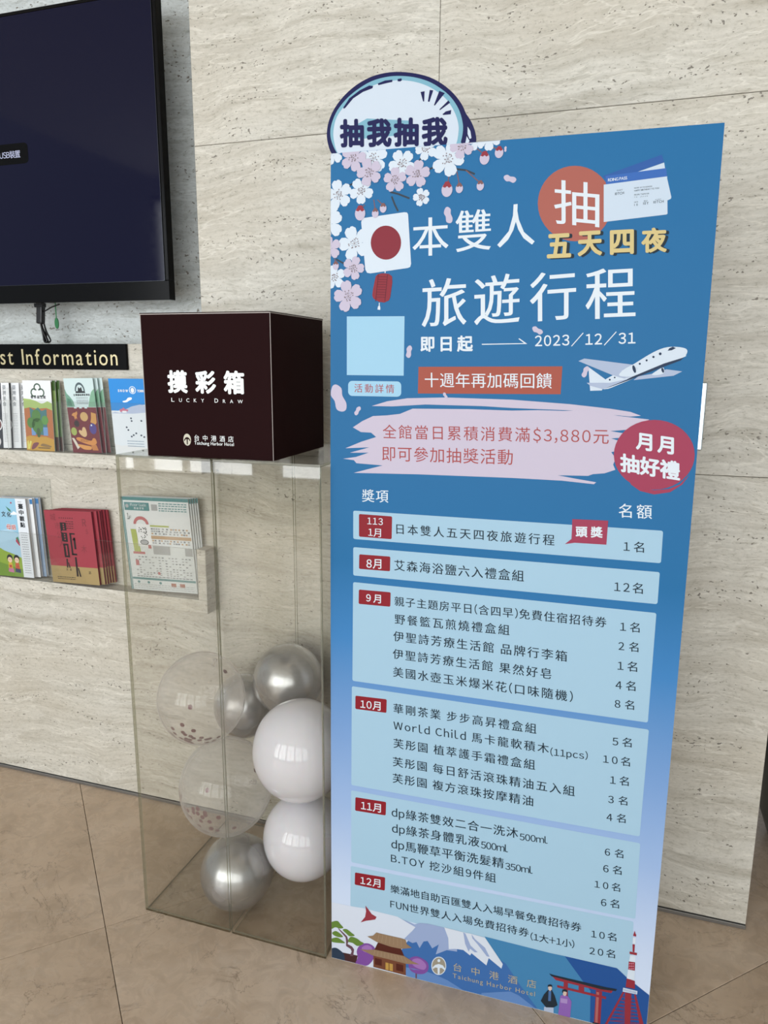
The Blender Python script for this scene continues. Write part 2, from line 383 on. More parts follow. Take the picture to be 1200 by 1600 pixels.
# warm spots in the ceiling (outside the frame, mirrored in the balloons)
white_metal = mat('white_metal', '#e8e6e0', .4)
warm = mat('warm_lamp', '#ffd9a8', .5, emit='#ffca8a', estr=22)
first = None
for k, (lx, ly) in enumerate(((-1.4, -1.3), (-.2, -1.3), (1.0, -1.3))):
    t = empty('ceiling_downlight', (lx, ly, 3.30), ('leftmost warm ceiling downlight, nearest the television', 'middle warm ceiling downlight, in front of the poster', 'rightmost warm ceiling downlight, beyond the poster')[k], 'lamp', 'downlights in the ceiling')
    bm = bmesh.new()
    n = 24; rg = []
    for r, z in ((.062, 3.30), (.062, 3.288), (.055, 3.284), (.045, 3.286), (.040, 3.299)):
        rg.append([bm.verts.new((lx+r*math.cos(6.2832*i/n), ly+r*math.sin(6.2832*i/n), z)) for i in range(n)])
    for A, B in zip(rg, rg[1:]):
        for i in range(n): bm.faces.new((A[i], A[(i+1) % n], B[(i+1) % n], B[i]))
    bm_obj('ring', bm, white_metal, t)
    bm = bmesh.new(); bmesh.ops.create_circle(bm, cap_ends=True, radius=.041, segments=24, matrix=Matrix.Translation((lx, ly, 3.2975))); bm_obj('diffuser', bm, warm, t)

# dark planter behind the right end of the wall
def lathe(bm, prof, c, n=40, cap=True):
    rg = [[bm.verts.new((c[0]+r*math.cos(6.283185*i/n), c[1]+r*math.sin(6.283185*i/n), c[2]+z)) for i in range(n)] for r, z in prof]
    for A, B in zip(rg, rg[1:]):
        for i in range(n): bm.faces.new((A[i], A[(i+1) % n], B[(i+1) % n], B[i]))
    if cap: bm.faces.new(rg[0][::-1])
    return rg
pt = empty('planter', (.80, .42, 0), 'dark grey-green round planter behind the right end of the stone wall', 'planter')
bm = bmesh.new(); rg = lathe(bm, [(.27, .0), (.31, .02), (.345, .12), (.36, .32), (.365, .60), (.37, .66), (.34, .665), (.33, .60)], (.80, .42, 0)); bm_obj('pot', bm, mat('planter_glaze', '#3c3f37', .35), pt, smooth=True)
bm = bmesh.new(); lathe(bm, [(.33, .58), (.332, .60)], (.80, .42, 0)); bm.faces.new(list(bm.verts)[-40:]); bm_obj('soil', bm, mat('soil', '#2a211a', .95), pt)

# steel plate on the wall, half hidden by the poster
pl = empty('steel_wall_plate', (.1, -.0, 1.33), 'polished steel plate on the stone wall at the right edge of the poster', 'plate')
steel = mat('polished_steel', '#b9c0c0', .16, 1.0)
box('plate', (.035, -.007, 1.2495), (.164, -.0006, 1.4085), steel, pl, bev=.0025, seg=2)
for x in (.05, .15):
    bm = bmesh.new(); bmesh.ops.create_cone(bm, cap_ends=True, segments=12, radius1=.003, radius2=.0022, depth=.002, matrix=Matrix.Translation((x, -.008, 1.33)) @ Matrix.Rotation(math.radians(90), 4, 'X')); bm_obj('screw', bm, steel, pl)

# ------------------------------------------------------------------ television in the niche
tv = empty('television', (-1.93, 0, 1.619), 'large black television hanging in the wall niche', 'television')
gloss_black = mat('gloss_black', '#040405', .16, spec=.15)
bm = bmesh.new()
X0, X1, Z0, Z1 = -2.645, -1.2535, 1.6195, 2.4065
sx0, sx1, sz0, sz1 = X0+.010, X1-.0125, 1.672, Z1-.009
for a, b in (((X0, Z0), (X1, sz0)), ((X0, sz1), (X1, Z1)), ((X0, sz0), (sx0, sz1)), ((sx1, sz0), (X1, sz1))):
    add_box(bm, (a[0], -.040, a[1]), (b[0], -.012, b[1]), .0012)
bm_obj('bezel', bm, gloss_black, tv)
box('back_shell', (X0+.05, -.0125, Z0+.05), (X1-.05, .032, Z1-.05), mat('matt_black', '#0a0a0b', .6), tv, bev=.006)
box('wall_bracket', (-2.2, .0325, 1.85), (-1.66, .1095, 2.2), mat('matt_black', '#0a0a0b', .6), tv, bev=.002)
scr = mat('television_screen', '#020205', .06, spec=.16, emit='#191a3c', estr=.5)
box('screen', (sx0, -.0385, sz0), (sx1, -.020, sz1), scr, tv, bev=0)
bm = bmesh.new()
for a, b in (((sx0, sz0-.0012), (sx1, sz0)), ((sx1, sz0), (sx1+.0012, sz1))): add_box(bm, (a[0], -.0425, a[1]), (b[0], -.0385, b[1]))
bm_obj('screen_trim', bm, mat('dark_chrome', '#3b3d42', .25, .8), tv)
F = Frame((-2.30, -.0386, 2.0110), (.5940, 0, 0), (0, 0, .0560))
q = []
for cx, cy, a0 in ((.975, .2, -90), (.975, .8, 0), (.025, .8, 90), (.025, .2, 180)):
    for k in range(5):
        a = math.radians(a0+22.5*k); q.append((cx+.025*math.cos(a), cy+.2*math.sin(a)))
msg = F.poly('message_box', q, mat('message_black', '#010102', .3, spec=.1), 1, tv)
F.text('USB裝置', .825, .30, .952, .66, mat('message_text', '#9a9fb8', .5, emit='#9a9fb8', estr=.55), 3, msg, 0)
# cable bundle and green pull tag under the television
cb = empty('cable_bundle', (-1.77, .03, 1.62), 'black folded power cable hanging below the television', 'cable')
cbm = mat('cable_black', '#08080a', .38)
bm = bmesh.new(); add_box(bm, (-.011, -.009, -.030), (.011, .009, .030), .004, Matrix.Translation((-1.772, .03, 1.592)) @ Matrix.Rotation(.12, 4, 'Y'), 2)
add_box(bm, (-.016, -.010, .020), (.016, .010, .036), .002, Matrix.Translation((-1.772, .03, 1.592)), 1); bm_obj('plug_block', bm, cbm, cb)
for dx, dy in ((0, 0), (.006, .004), (-.006, .003), (.002, -.006)):
    p = [(-1.772+dx*.5, .03+dy, 1.585), (-1.770+dx, .028+dy, 1.562), (-1.762+dx, .026+dy, 1.540), (-1.752+dx*1.2, .025+dy, 1.520), (-1.748+dx, .025+dy, 1.5105), (-1.753+dx*.3, .025+dy, 1.5055), (-1.760+dx*.5, .026+dy, 1.512), (-1.764+dx, .027+dy, 1.532), (-1.770+dx, .029+dy, 1.556), (-1.776+dx*.5, .03+dy, 1.580)]
    bm = bmesh.new(); tube(bm, smooth_path(p, 5), .0026, 8); bm_obj('cable_loop', bm, cbm, cb, smooth=True)
bm = bmesh.new(); tube(bm, smooth_path([(-1.764, .03, 1.598), (-1.745, .028, 1.604), (-1.725, .027, 1.612), (-1.695, .027, 1.620)], 5), .0022, 8); bm_obj('side_cable', bm, cbm, cb, smooth=True)
gt = empty('green_tag', (-1.712, .03, 1.60), 'small green oval pull tag hanging below the television', 'tag')
gm = mat('green_plastic', '#0e6b35', .4)
box('strap', (-1.7145, .0285, 1.576), (-1.7110, .0305, 1.624), gm, gt, bev=.0006)
bm = bmesh.new(); rg = []
for y in (.028, .031):
    rg.append([bm.verts.new((-1.7128+.0072*math.cos(6.283*k/20), y, 1.5635+.0165*math.sin(6.283*k/20))) for k in range(20)])
for k in range(20): bm.faces.new((rg[0][k], rg[0][(k+1) % 20], rg[1][(k+1) % 20], rg[1][k]))
bm.faces.new(rg[0]); bm.faces.new(rg[1][::-1]); bm_obj('disc', bm, gm, gt)

# ------------------------------------------------------------------ sign over the racks
sg = empty('information_sign', (-1.84, 0, 1.424), 'black oblong sign with thin golden raised letters below the television', 'sign')
box('board', (-2.235, -.0085, 1.4235), (-1.434, -.0005, 1.4995), mat('sign_black', '#030303', .2, spec=.12), sg, bev=.0012)
gold = mat('gold_letters', '#d9cba0', .28, .65)
F = Frame((-2.235, -.0088, 1.4235), (.801, 0, 0), (0, 0, .076))
def sgn(s, xa, xb, za, zb):
    F.text(s, (xa+2.235)/.801, (za-1.4235)/.076, (xb+2.235)/.801, (zb-1.4235)/.076, gold, 18, sg, -.012, depth=.0022)
sgn('~Tourist', -2.078, -1.856, 1.4362, 1.4850); sgn('~Information', -1.8215, -1.4655, 1.4362, 1.4850)

# ------------------------------------------------------------------ stone racks with clear fronts
def rack(label, z, xs):
    t = empty('brochure_rack', (-1.9, 0, z), label, 'rack')
    box('stone_ledge', (-2.75, -.055, z), (-1.166, -.0005, z+.0420), TRAV, t, bev=.0016)
    box('end_post', (-1.1955, -.055, z+.0425), (-1.166, -.0005, z+.199), TRAV, t, bev=.0014)
    sheet('clear_front', (-2.74, -.0545, z+.0430), (-1.1965, -.0515, z+.1985), t, (LIP, LIP_E))
    for x, h in xs: sheet('clear_divider', (x-.0013, -.051, z+.0430), (x+.0013, -.001, z+h), t, (LIP, LIP_E))
    return t
rack('upper stone ledge with a clear front, holding narrow leaflets', 1.1295, [(-1.655, .235), (-1.496, .198), (-1.868, .235)])
rk2 = rack('lower stone ledge with a clear front, holding larger booklets', .7045, [])
sheet('clear_back', (-2.3, -.0065, .7475), (-1.7585, -.0045, 1.076), rk2, (LIP, LIP_E))

def paper_edges(name, col): return mat(name, col, .75)
def book(name, p, th, cover_m, edge_m, label, cat, group, dy=0., dx=0., dr=0.):
    """a leaning booklet: p = x, y, z, width, height, lean, roll, yaw (radians)"""
    x, y, z, w, h, lean, roll, yaw = p
    x += dx; y += dy; roll += dr
    e = Vector((math.cos(yaw), math.sin(yaw), 0)); n = Vector((-math.sin(yaw), math.cos(yaw), 0))
    up = Vector((0, 0, 1))*math.cos(lean)+n*math.sin(lean)
    a = e*math.cos(roll)-up*math.sin(roll); b = up*math.cos(roll)+e*math.sin(roll)
    o = Vector((x, y, z)); zmin = min((o+a*s*w).z for s in (0, 1)); 
    if dr: o.z += z-zmin+min(0, 0)
    t = empty(name, o, label, cat, group)
    back = -(a.cross(b)).normalized()
    def blk(nm, s0, s1, t0, t1, mm):
        V = [o+a*w*s0*1+b*h*t0+back*th*k for s0, t0, k in ((0, 0, s0), (1, 0, s0), (1, 1, s0), (0, 1, s0), (0, 0, s1), (1, 0, s1), (1, 1, s1), (0, 1, s1))]
        return mesh_obj(nm, V, [(0, 1, 2, 3), (7, 6, 5, 4), (4, 5, 1, 0), (5, 6, 2, 1), (6, 7, 3, 2), (7, 4, 0, 3)], mm, t)
    if th > .002:
        blk('front_cover', 0, .08, 0, 1, cover_m)
        V = []
        for k in (.085, .915):
            for s_, t_ in ((.004, .003), (.994, .003), (.994, .997), (.004, .997)): V.append(o+a*w*s_+b*h*t_+back*th*k)
        mesh_obj('pages', V, [(0, 1, 2, 3), (7, 6, 5, 4), (4, 5, 1, 0), (5, 6, 2, 1), (6, 7, 3, 2), (7, 4, 0, 3)], edge_m, t)
        blk('back_cover', .92, 1, 0, 1, cover_m)
    else: blk('sheet', 0, 1, 0, 1, cover_m)
    return t, Frame(o, a*w, b*h)
wht = mat('paper_white', '#e6e8ea', .5); pgs = mat('page_edges', '#b9b6b2', .8)
def rows(F, t, x0, x1, ys, hgt, m, lay, rnd, name='small_print'):
    """lines too small to read, as rows of short dashes"""
    L_ = []
    for y in ys:
        x = x0
        while x < x1:
            w = rnd.uniform(.02, .05); L_.append([(x, y), (min(x+w, x1), y), (min(x+w, x1), y+hgt), (x, y+hgt)]); x += w+.012
    F.polys(name, L_, m, lay, t)
rnd = random.Random(4)
dk = mat('print_dark', '#2c2f33', .5); gy = mat('print_grey', '#7d8288', .5)
GR = 'leaflets in the upper rack'
# -- photo leaflets at the left edge (plates of food on a dark cover, white title strip)
p0 = (-1.9963, -.0420, 1.1722, .1306, .2055, .090, -.0301, 0)
for k, (lab, dy, dx) in enumerate((('white-spined food leaflet, front copy at the left end of the upper rack', 0, 0), ('grey-edged food leaflet, middle copy behind the white-spined one', .010, .030), ('pale leaflet with small vertical title, rear copy behind the white-spined one', .020, .057))):
    t, F = book('leaflet', p0, .0016, wht, pgs, lab, 'leaflet', GR, dy, dx)
    if k < 2:
        F.rect('photo_ground', 0, 0, .76, 1, mat('photo_dark', '#2a2d34', .4), 1, t)
        for cx, cy, r in ((.55, .72, .18), (.60, .36, .16), (.55, .10, .14), (.2, .55, .2), (.2, .15, .2)):
            F.ell('plate_picture', cx, cy, r, r*.62, wht, 2, t); F.ell('food_picture', cx, cy, r*.8, r*.5, mat('food_red' if cy < .5 else 'food_blue', '#6d3a3a' if cy < .5 else '#9fc0cc', .4), 3, t)
    for j, ch in enumerate('臺灣美食'):
        F.text(ch, .80, .90-j*.085, .91, .965-j*.085, gy if k < 2 else dk, 3, t, .01)
    rows(F, t, .80, .93, [.10+.025*i for i in range(18)], .006, gy, 2, rnd)
# -- green leaflet
gp = (-1.8052, -.0402, 1.1720, .1088, .2171, .026, -.0049, -.0023)
for k, (lab, dy, dx) in enumerate((('leaflet with three-loop emblem over green hills and an ochre field, front copy', 0, 0), ('green-edged leaflet just behind the green hills leaflet', .009, .009), ('darkest green-edged leaflet, rearmost behind the green hills leaflet', .018, .018))):
    t, F = book('leaflet', gp, .0014, wht, pgs, lab, 'leaflet', GR, dy, dx)
    P = lambda nm, pts, c, lay, sm=0: F.poly(nm, pts, mat('lf_'+c[1:], c, .45), lay, t, sm)
    if k == 0:
        P('hill_picture', [(0, .60), (1, .58), (1, .68), (.85, .71), (.7, .68), (.62, .675), (.45, .71), (.25, .735), (0, .745)], '#a5bd6c', 1)
        P('tree_belt_picture', [(0, .17), (1, .17), (1, .58), (.8, .615), (.45, .60), (.2, .62), (0, .60)], '#b36a38', 2)
        P('water_picture', [(.22, .24), (.78, .22), (.80, .60), (.62, .57), (.5, .62), (.35, .58), (.2, .62)], '#3f7375', 3)
        P('water_picture', [(.22, .22), (.36, .22), (.36, .34), (.22, .34)], '#6f95c8', 4); P('water_picture', [(.64, .22), (.80, .22), (.80, .34), (.64, .34)], '#6f95c8', 4)
        for cx, cy, r in ((.42, .50, .16), (.22, .40, .14), (.72, .44, .12), (.45, .36, .20)): F.ell('bush_picture', cx, cy, r, r*.55, mat('lf_bush%d' % (cx*100), '#4c7d35' if cx < .5 else '#5b9140', .5), 5, t)
        F.ell('trunk_picture', .47, .26, .07, .07, mat('lf_trunk', '#3b5a2c', .5), 6, t)
        P('field_picture', [(0, 0), (1, 0), (1, .17), (.7, .205), (.4, .20), (.15, .215), (0, .19)], '#c39535', 5, 0)
        P('crop_picture', [(.03, .02), (.12, .02), (.2, .13), (.14, .14), (.1, .08), (.08, .15), (.04, .12)], '#d8d16a', 6)
        P('root_picture', [(.18, .02), (.30, .03), (.45, .10), (.40, .12), (.25, .10)], '#7a3e46', 6, 1)
        P('shadow_picture', [(.52, .07), (.85, .055), (.88, .075), (.6, .105)], '#8a6b3a', 6, 1)
        rows(F, t, .42, .85, [.035], .014, dk, 7, rnd)
        ring = []
        for cx, cy, a0, a1 in ((.52, .90, -40, 220), (.40, .83, 40, 300), (.64, .83, -120, 140)):
            n = 16
            o_ = [(cx+.125*math.cos(math.radians(a0+(a1-a0)*i/n)), cy+.062*math.sin(math.radians(a0+(a1-a0)*i/n))) for i in range(n+1)]
            i_ = [(cx+.085*math.cos(math.radians(a0+(a1-a0)*i/n)), cy+.042*math.sin(math.radians(a0+(a1-a0)*i/n))) for i in range(n+1)]
            for i in range(n): ring.append([o_[i], o_[i+1], i_[i+1], i_[i]])
        F.polys('emblem', ring, mat('lf_emblem', '#3f5a48', .5), 3, t)
        F.text('魯本森活館', .27, .745, .80, .79, dk, 3, t, .02)
    else:
        c = '#7c9455' if k == 1 else '#496b33'
        P('green_edge', [(0, 0), (1, 0), (1, .98), (0, .98)], c, 1)
        P('edge_band', [(.9, .86), (1, .86), (1, 1), (.9, 1)], '#3d5b2a', 2); P('edge_foot', [(.88, 0), (1, 0), (1, .2), (.88, .2)], '#4a2b20', 2)
# -- red biscuit leaflet
rp = (-1.6268, -.0383, 1.1722, .1065, .2257, -.0600, -.0225, .0046)
for k, (lab, dy, dx) in enumerate((('dark red leaflet with biscuit pictures under a pale green top, front copy', -.002, 0), ('dark red and pale green leaflet directly behind the biscuit leaflet', .008, .008), ('pale green-edged leaflet, rearmost behind the biscuit leaflet', .017, .018))):
    t, F = book('leaflet', rp, .0014, mat('lf_mint', '#c9dcdc', .45), pgs, lab, 'leaflet', GR, dy, dx)
    P = lambda nm, pts, c, lay, sm=0: F.poly(nm, pts, mat('lf_'+c[1:], c, .45), lay, t, sm)
    P('red_ground', [(0, 0), (1, 0), (1, .615), (0, .615)], '#6d1c25', 1)
    P('leaf_picture', [(0, .62), (.28, .62), (.24, .70), (.14, .76), (.05, .80), (0, .86)], '#6f9c86', 1); P('leaf_picture', [(.74, .62), (1, .62), (1, .86), (.9, .82), (.82, .74)], '#7ba88c', 1)
    P('leaf_picture', [(.02, .64), (.2, .63), (.16, .72), (.05, .74)], '#4f7d68', 2)
    bt = [[(.24+i*.18, .60), (.33+i*.18, .60), (.33+i*.18, .625), (.24+i*.18, .625)] for i in range(3)]
    F.polys('battlement_picture', bt, mat('lf_mint', '#c9dcdc', .45), 2, t)
    if k == 0:
        arch = [(.52+.17*math.cos(a), .83+.115*math.sin(a)) for a in [math.pi*i/14 for i in range(15)]]+[(.52+.13*math.cos(a), .83+.085*math.sin(a)) for a in [math.pi*(14-i)/14 for i in range(15)]]
        P('emblem', arch, '#4b5c62', 3); P('emblem', [(.36, .805), (.70, .805), (.68, .83), (.38, .83)], '#22272b', 3); P('emblem', [(.45, .83), (.60, .83), (.58, .885), (.525, .865), (.47, .885)], '#22272b', 3)
        F.text('台灣優格餅乾學院', .28, .765, .84, .795, dk, 3, t, .02)
        rows(F, t, .36, .76, [.735, .705, .682, .66], .010, gy, 3, rnd)
        def tl(lst): return lst
        P('biscuit_picture', [(.18, .54), (.25, .545), (.32, .565), (.33, .53), (.29, .50), (.30, .455), (.26, .47), (.22, .45), (.2, .49), (.12, .51)], '#c98a4a', 3)
        F.ell('biscuit_picture', .545, .49, .135, .062, mat('lf_biscuit', '#c9a468', .5), 3, t)
        P('biscuit_picture', [(.80, .55), (.96, .53), (.95, .41), (.90, .385), (.74, .415), (.78, .47)], '#c8924a', 3)
        F.ell('biscuit_picture', .26, .395, .09, .045, mat('lf_choco', '#2a1512', .5), 3, t); F.ell('candy_picture', .13, .29, .10, .055, mat('lf_lime', '#9fae58', .5), 3, t)
        F.ell('candy_picture', .80, .33, .12, .075, mat('lf_violet', '#4a3a86', .5), 3, t); F.ell('candy_picture', .76, .375, .025, .012, wht, 4, t)
        P('biscuit_picture', [(.30, .30), (.35, .31), (.40, .30), (.45, .345), (.52, .345), (.56, .30), (.56, .24), (.48, .215), (.38, .235), (.31, .27)], '#d6b483', 3, 1)
        P('ribbon_picture', [(.17, .195), (.30, .21), (.66, .165), (.76, .20), (.84, .19), (.86, .13), (.66, .105), (.28, .155)], '#d08a44', 3, 1)
        P('ribbon_picture', [(.20, .115), (.50, .10), (.66, .085), (.64, .045), (.42, .045), (.28, .075)], '#d9974f', 4, 1)
        P('candle_picture', [(.02, .20), (.10, .20), (.26, .075), (.18, .045)], '#d8d0c2', 4)
        F.text('BISCUIT', .32, .15, .62, .185, mat('lf_brown', '#6a3517', .5), 5, t, .0); P('biscuit_picture', [(.66, .10), (.84, .115), (.90, .035), (.70, .035)], '#c07a3c', 4)
# -- snow leaflet
sp_ = (-1.4718, -.0375, 1.1722, .1225, .227, -.0531, -.0038, -.0063)
t, F = book('leaflet', sp_, .0014, wht, pgs, 'bright blue and white snow scene leaflet beside the brown box', 'leaflet', GR)
P = lambda nm, pts, c, lay, sm=0: F.poly(nm, pts, mat('lf_'+c[1:], c, .45), lay, t, sm)
P('sky_picture', [(0, .58), (1, .58), (1, 1), (0, 1)], '#1687d6', 1)
P('snow_ground', [(0, .14), (0, .585), (.2, .585), (.38, .60), (.60, .64), (.80, .665), (1, .67), (1, .1), (.5, .14), (.2, .12)], '#e4ebf2', 2)
P('hill_picture', [(0, .55), (.1, .57), (.25, .555), (.35, .59), (.60, .645), (.85, .672), (1, .66), (1, .57), (.6, .55), (.3, .55)], '#b6c3de', 3)
P('cloud_picture', [(.36, .71), (.46, .725), (.52, .755), (.62, .76), (.62, .735), (.55, .72), (.48, .70), (.38, .695)], '#f2f6fa', 3, 1)
P('house_picture', [(.24, .60), (.33, .615), (.36, .63), (.40, .61), (.50, .60), (.48, .58), (.26, .57)], '#c8708a', 4); P('house_picture', [(.32, .56), (.44, .56), (.44, .585), (.32, .585)], '#eef1f6', 5)
F.text('SNOW', .25, .828, .54, .862, wht, 4, t, .05); F.text('TOWN', .80, .828, .985, .862, wht, 4, t, .05)
F.ell('round_emblem', .67, .855, .10, .05, mat('lf_pale', '#d6e4f2', .5), 4, t); F.ell('round_emblem', .67, .855, .08, .04, mat('lf_blue', '#3c8fd0', .5), 5, t); F.ell('round_emblem', .67, .852, .05, .032, wht, 6, t)
for cx, cy in ((.55, .49), (.56, .455), (.84, .46), (.40, .37), (.44, .335), (.58, .27), (.66, .295), (.52, .25), (.80, .27), (.88, .25)): F.ell('skier_picture', cx, cy, .028, .012, mat('lf_navy', '#2d3a50', .5), 4, t, 8)
rows(F, t, .38, .86, [.185, .15, .118], .010, mat('lf_bluegrey', '#7e96ae', .5), 4, rnd)
# -- lower rack: children's booklet
kp = (-1.9720, -.0490, .7485, .1576, .2620, .0, -.0305, -.0017)
GL = 'booklets in the lower rack'
for k, (lab, dy, dx) in enumerate((('blue and green booklet with two cartoon children, front copy', 0, 0), ('white-edged booklet just behind the cartoon children booklet', .0135, .014), ('blue-cornered booklet, rearmost behind the cartoon children booklet', .027, .026))):
    t, F = book('booklet', kp, .010, wht if k < 2 else mat('lf_steelblue', '#8fa3bb', .5), pgs if k < 2 else wht, lab, 'booklet', GL, dy, dx)
    P = lambda nm, pts, c, lay, sm=0: F.poly(nm, pts, mat('lf_'+c[1:], c, .45), lay, t, sm)
    if k == 0:
        P('sky_picture', [(0, .2), (.735, .2), (.735, 1), (0, 1)], '#8fbfd8', 1)
        P('haze_picture', [(0, .2), (.735, .2), (.735, .55), (.5, .62), (.2, .58), (0, .6)], '#a9cbdf', 2, 0)
        P('grass_picture', [(0, 0), (.735, 0), (.735, .25), (.55, .29), (.3, .33), (0, .42)], '#8ea93e', 3); P('grass_picture', [(0, 0), (.735, 0), (.735, .10), (.4, .14), (0, .2)], '#73943a', 4)
        P('cloud_picture', [(.55, .81), (.62, .82), (.66, .84), (.72, .825), (.735, .80), (.60, .795)], '#e9f0f5', 3, 1)
        P('pencil_picture', [(.47, .90), (.58, .86), (.60, .83), (.54, .84)], '#3c7a58', 4); F.ell('ball_picture', .62, .945, .02, .012, mat('lf_ball', '#b0405a', .5), 4, t, 10)
        P('book_picture', [(.64, .50), (.70, .52), (.735, .44), (.70, .42)], '#3f7d55', 4); P('book_picture', [(.63, .46), (.72, .40), (.735, .42), (.66, .50)], '#b0405a', 5)
        F.text('文', .34, .765, .45, .835, dk, 5, t, .02); F.text('化', .48, .765, .59, .83, dk, 5, t, .02)
        for ch, x in (('母', .43), ('語', .56)):
            F.text(ch, x-.005, .60, x+.125, .675, wht, 5, t, .08); F.text(ch, x, .605, x+.12, .67, mat('lf_redchar', '#b23a34', .5), 6, t, .015)
        for cx, hair, top, low in ((.42, '#22262c', '#d9b24a', '#c07a9a'), (.60, '#15181c', '#c45a34', '#2e3f5c')):
            F.ell('child_hair', cx, .235, .075, .050, mat('lf_'+hair[1:], hair, .5), 5, t); F.ell('child_face', cx, .215, .058, .036, mat('lf_skin', '#edcdb0', .5), 6, t)
            for ex in (-.02, .02): F.ell('child_eye', cx+ex, .218, .006, .006, dk, 7, t, 8)
            P('child_body', [(cx-.06, .10), (cx+.06, .10), (cx+.045, .18), (cx-.045, .18)], top, 5); P('child_legs', [(cx-.07, .06), (cx+.08, .05), (cx+.07, .105), (cx-.06, .11)], low, 5)
            F.rect('child_book', cx-.035, .115, cx+.035, .15, mat('lf_red', '#b8503c', .5), 7, t)
        P('title_strip', [(.735, 0), (1, 0), (1, 1), (.735, 1)], '#dde2e8', 3)
        for j, ch in enumerate('臺中觀點'): F.text(ch, .80, .875-j*.078, .925, .94-j*.078, mat('lf_ink', '#23272e', .5), 5, t, .035)
        rows(F, t, .79, .95, [.06+.03*i for i in range(18)], .007, gy, 5, rnd)
        rows(F, t, .80, .90, [.957], .008, gy, 5, rnd)
    else: P('corner_band', [(.93, .93), (1, .93), (1, .99), (.93, .99)], '#3d78ad', 2)
# -- lower rack: red books
bp = (-1.7382, -.0495, .7490, .1875, .2365, -.0200, -.0422, -.0317)
redc = mat('red_cover', '#983440', .55); kh = mat('khaki_band', '#a08a5c', .6); mar = mat('maroon_pages', '#6f3040', .7)
labs = ['front red booklet with black vertical lettering and khaki paper band', 'second red booklet, slightly turned, behind the front red one', 'third red booklet of the stack, behind the turned one', 'fourth red booklet of the stack, in its rear half', 'fifth red booklet, next to the wall side of the stack', 'rearmost red booklet of the stack, brightest edge']
for k in range(6):
    t, F = book('booklet', bp, .0064, redc, mar if k < 5 else redc, labs[k], 'booklet', GL, .0078*k+(.001 if k else 0), (.010+.0035*k if k else 0), (0 if not k else -.012+.006*(k % 3)))
    b_ = .235
    F.poly('paper_band', [(0, 0), (1, 0), (1, b_), (0, b_)], kh, 1, t)
    # band round the pages' side
    ink = mat('book_ink', '#1c1214', .5); fa = mat('faint_ink', '#7d2f38', .6)
    if k == 0:
        bars = [[(.315, .84), (.345, .84), (.345, .58), (.315, .58)]]
        for y0, y1 in ((.73, .84), (.575, .70)):
            bars += [[(.345, y1), (.44, y1), (.44, y0), (.345, y0)]]
        F.polys('lettering', bars, ink, 2, t)
        F.polys('lettering_gaps', [[(.372, y), (.40, y), (.40, y+.018), (.372, y+.018)] for y in (.745, .775, .805, .60, .635, .665)]+[[(.325, .72), (.44, .72), (.44, .707), (.325, .707)]], redc, 3, t)
        F.polys('lettering', [[(.33, .55), (.44, .55), (.44, .36), (.33, .36)], [(.355, .34), (.385, .34), (.375, .215), (.345, .215)], [(.385, .29), (.40, .29), (.425, .215), (.395, .215)]], ink, 2, t)
        F.polys('lettering_gaps', [[(.375, .385), (.405, .385), (.405, .525), (.375, .525)]], redc, 3, t)
        F.polys('lettering', [[(.49, .70), (.60, .70), (.60, .68), (.49, .68)], [(.49, .70), (.525, .70), (.525, .40), (.49, .40)], [(.56, .64), (.60, .64), (.60, .48), (.56, .48)], [(.49, .42), (.60, .42), (.60, .395), (.49, .395)],
                 [(.545, .37), (.58, .37), (.575, .10), (.535, .10)], [(.58, .22), (.60, .22), (.635, .10), (.60, .10)], [(.545, .62), (.60, .64), (.60, .60), (.545, .60)]], ink, 4, t)
        F.polys('small_print', [[(.31+i*.045, .895), (.325+i*.045, .895), (.325+i*.045, .908), (.31+i*.045, .908)] for i in range(7)], ink, 2, t)
        for s_, x, y in (('城', .12, .86), ('市', .20, .74), ('公', .22, .62), ('木', .70, .44), ('人', .24, .50)): F.text(s_, x, y, x+.12, y+.10, fa, 2, t, -.01)
        F.text('R', .79, .80, .87, .90, fa, 2, t, .02); F.text('S', .84, .70, .89, .76, fa, 2, t, 0.)
        rows(F, t, .44, .60, [.85, .82, .79, .76], .009, ink, 2, rnd); rows(F, t, .12, .50, [.075, .05], .009, ink, 3, rnd)
        F.text('民國', .33, .175, .44, .205, ink, 3, t, 0.); F.text('誌', .80, .145, .85, .19, ink, 3, t, 0.)
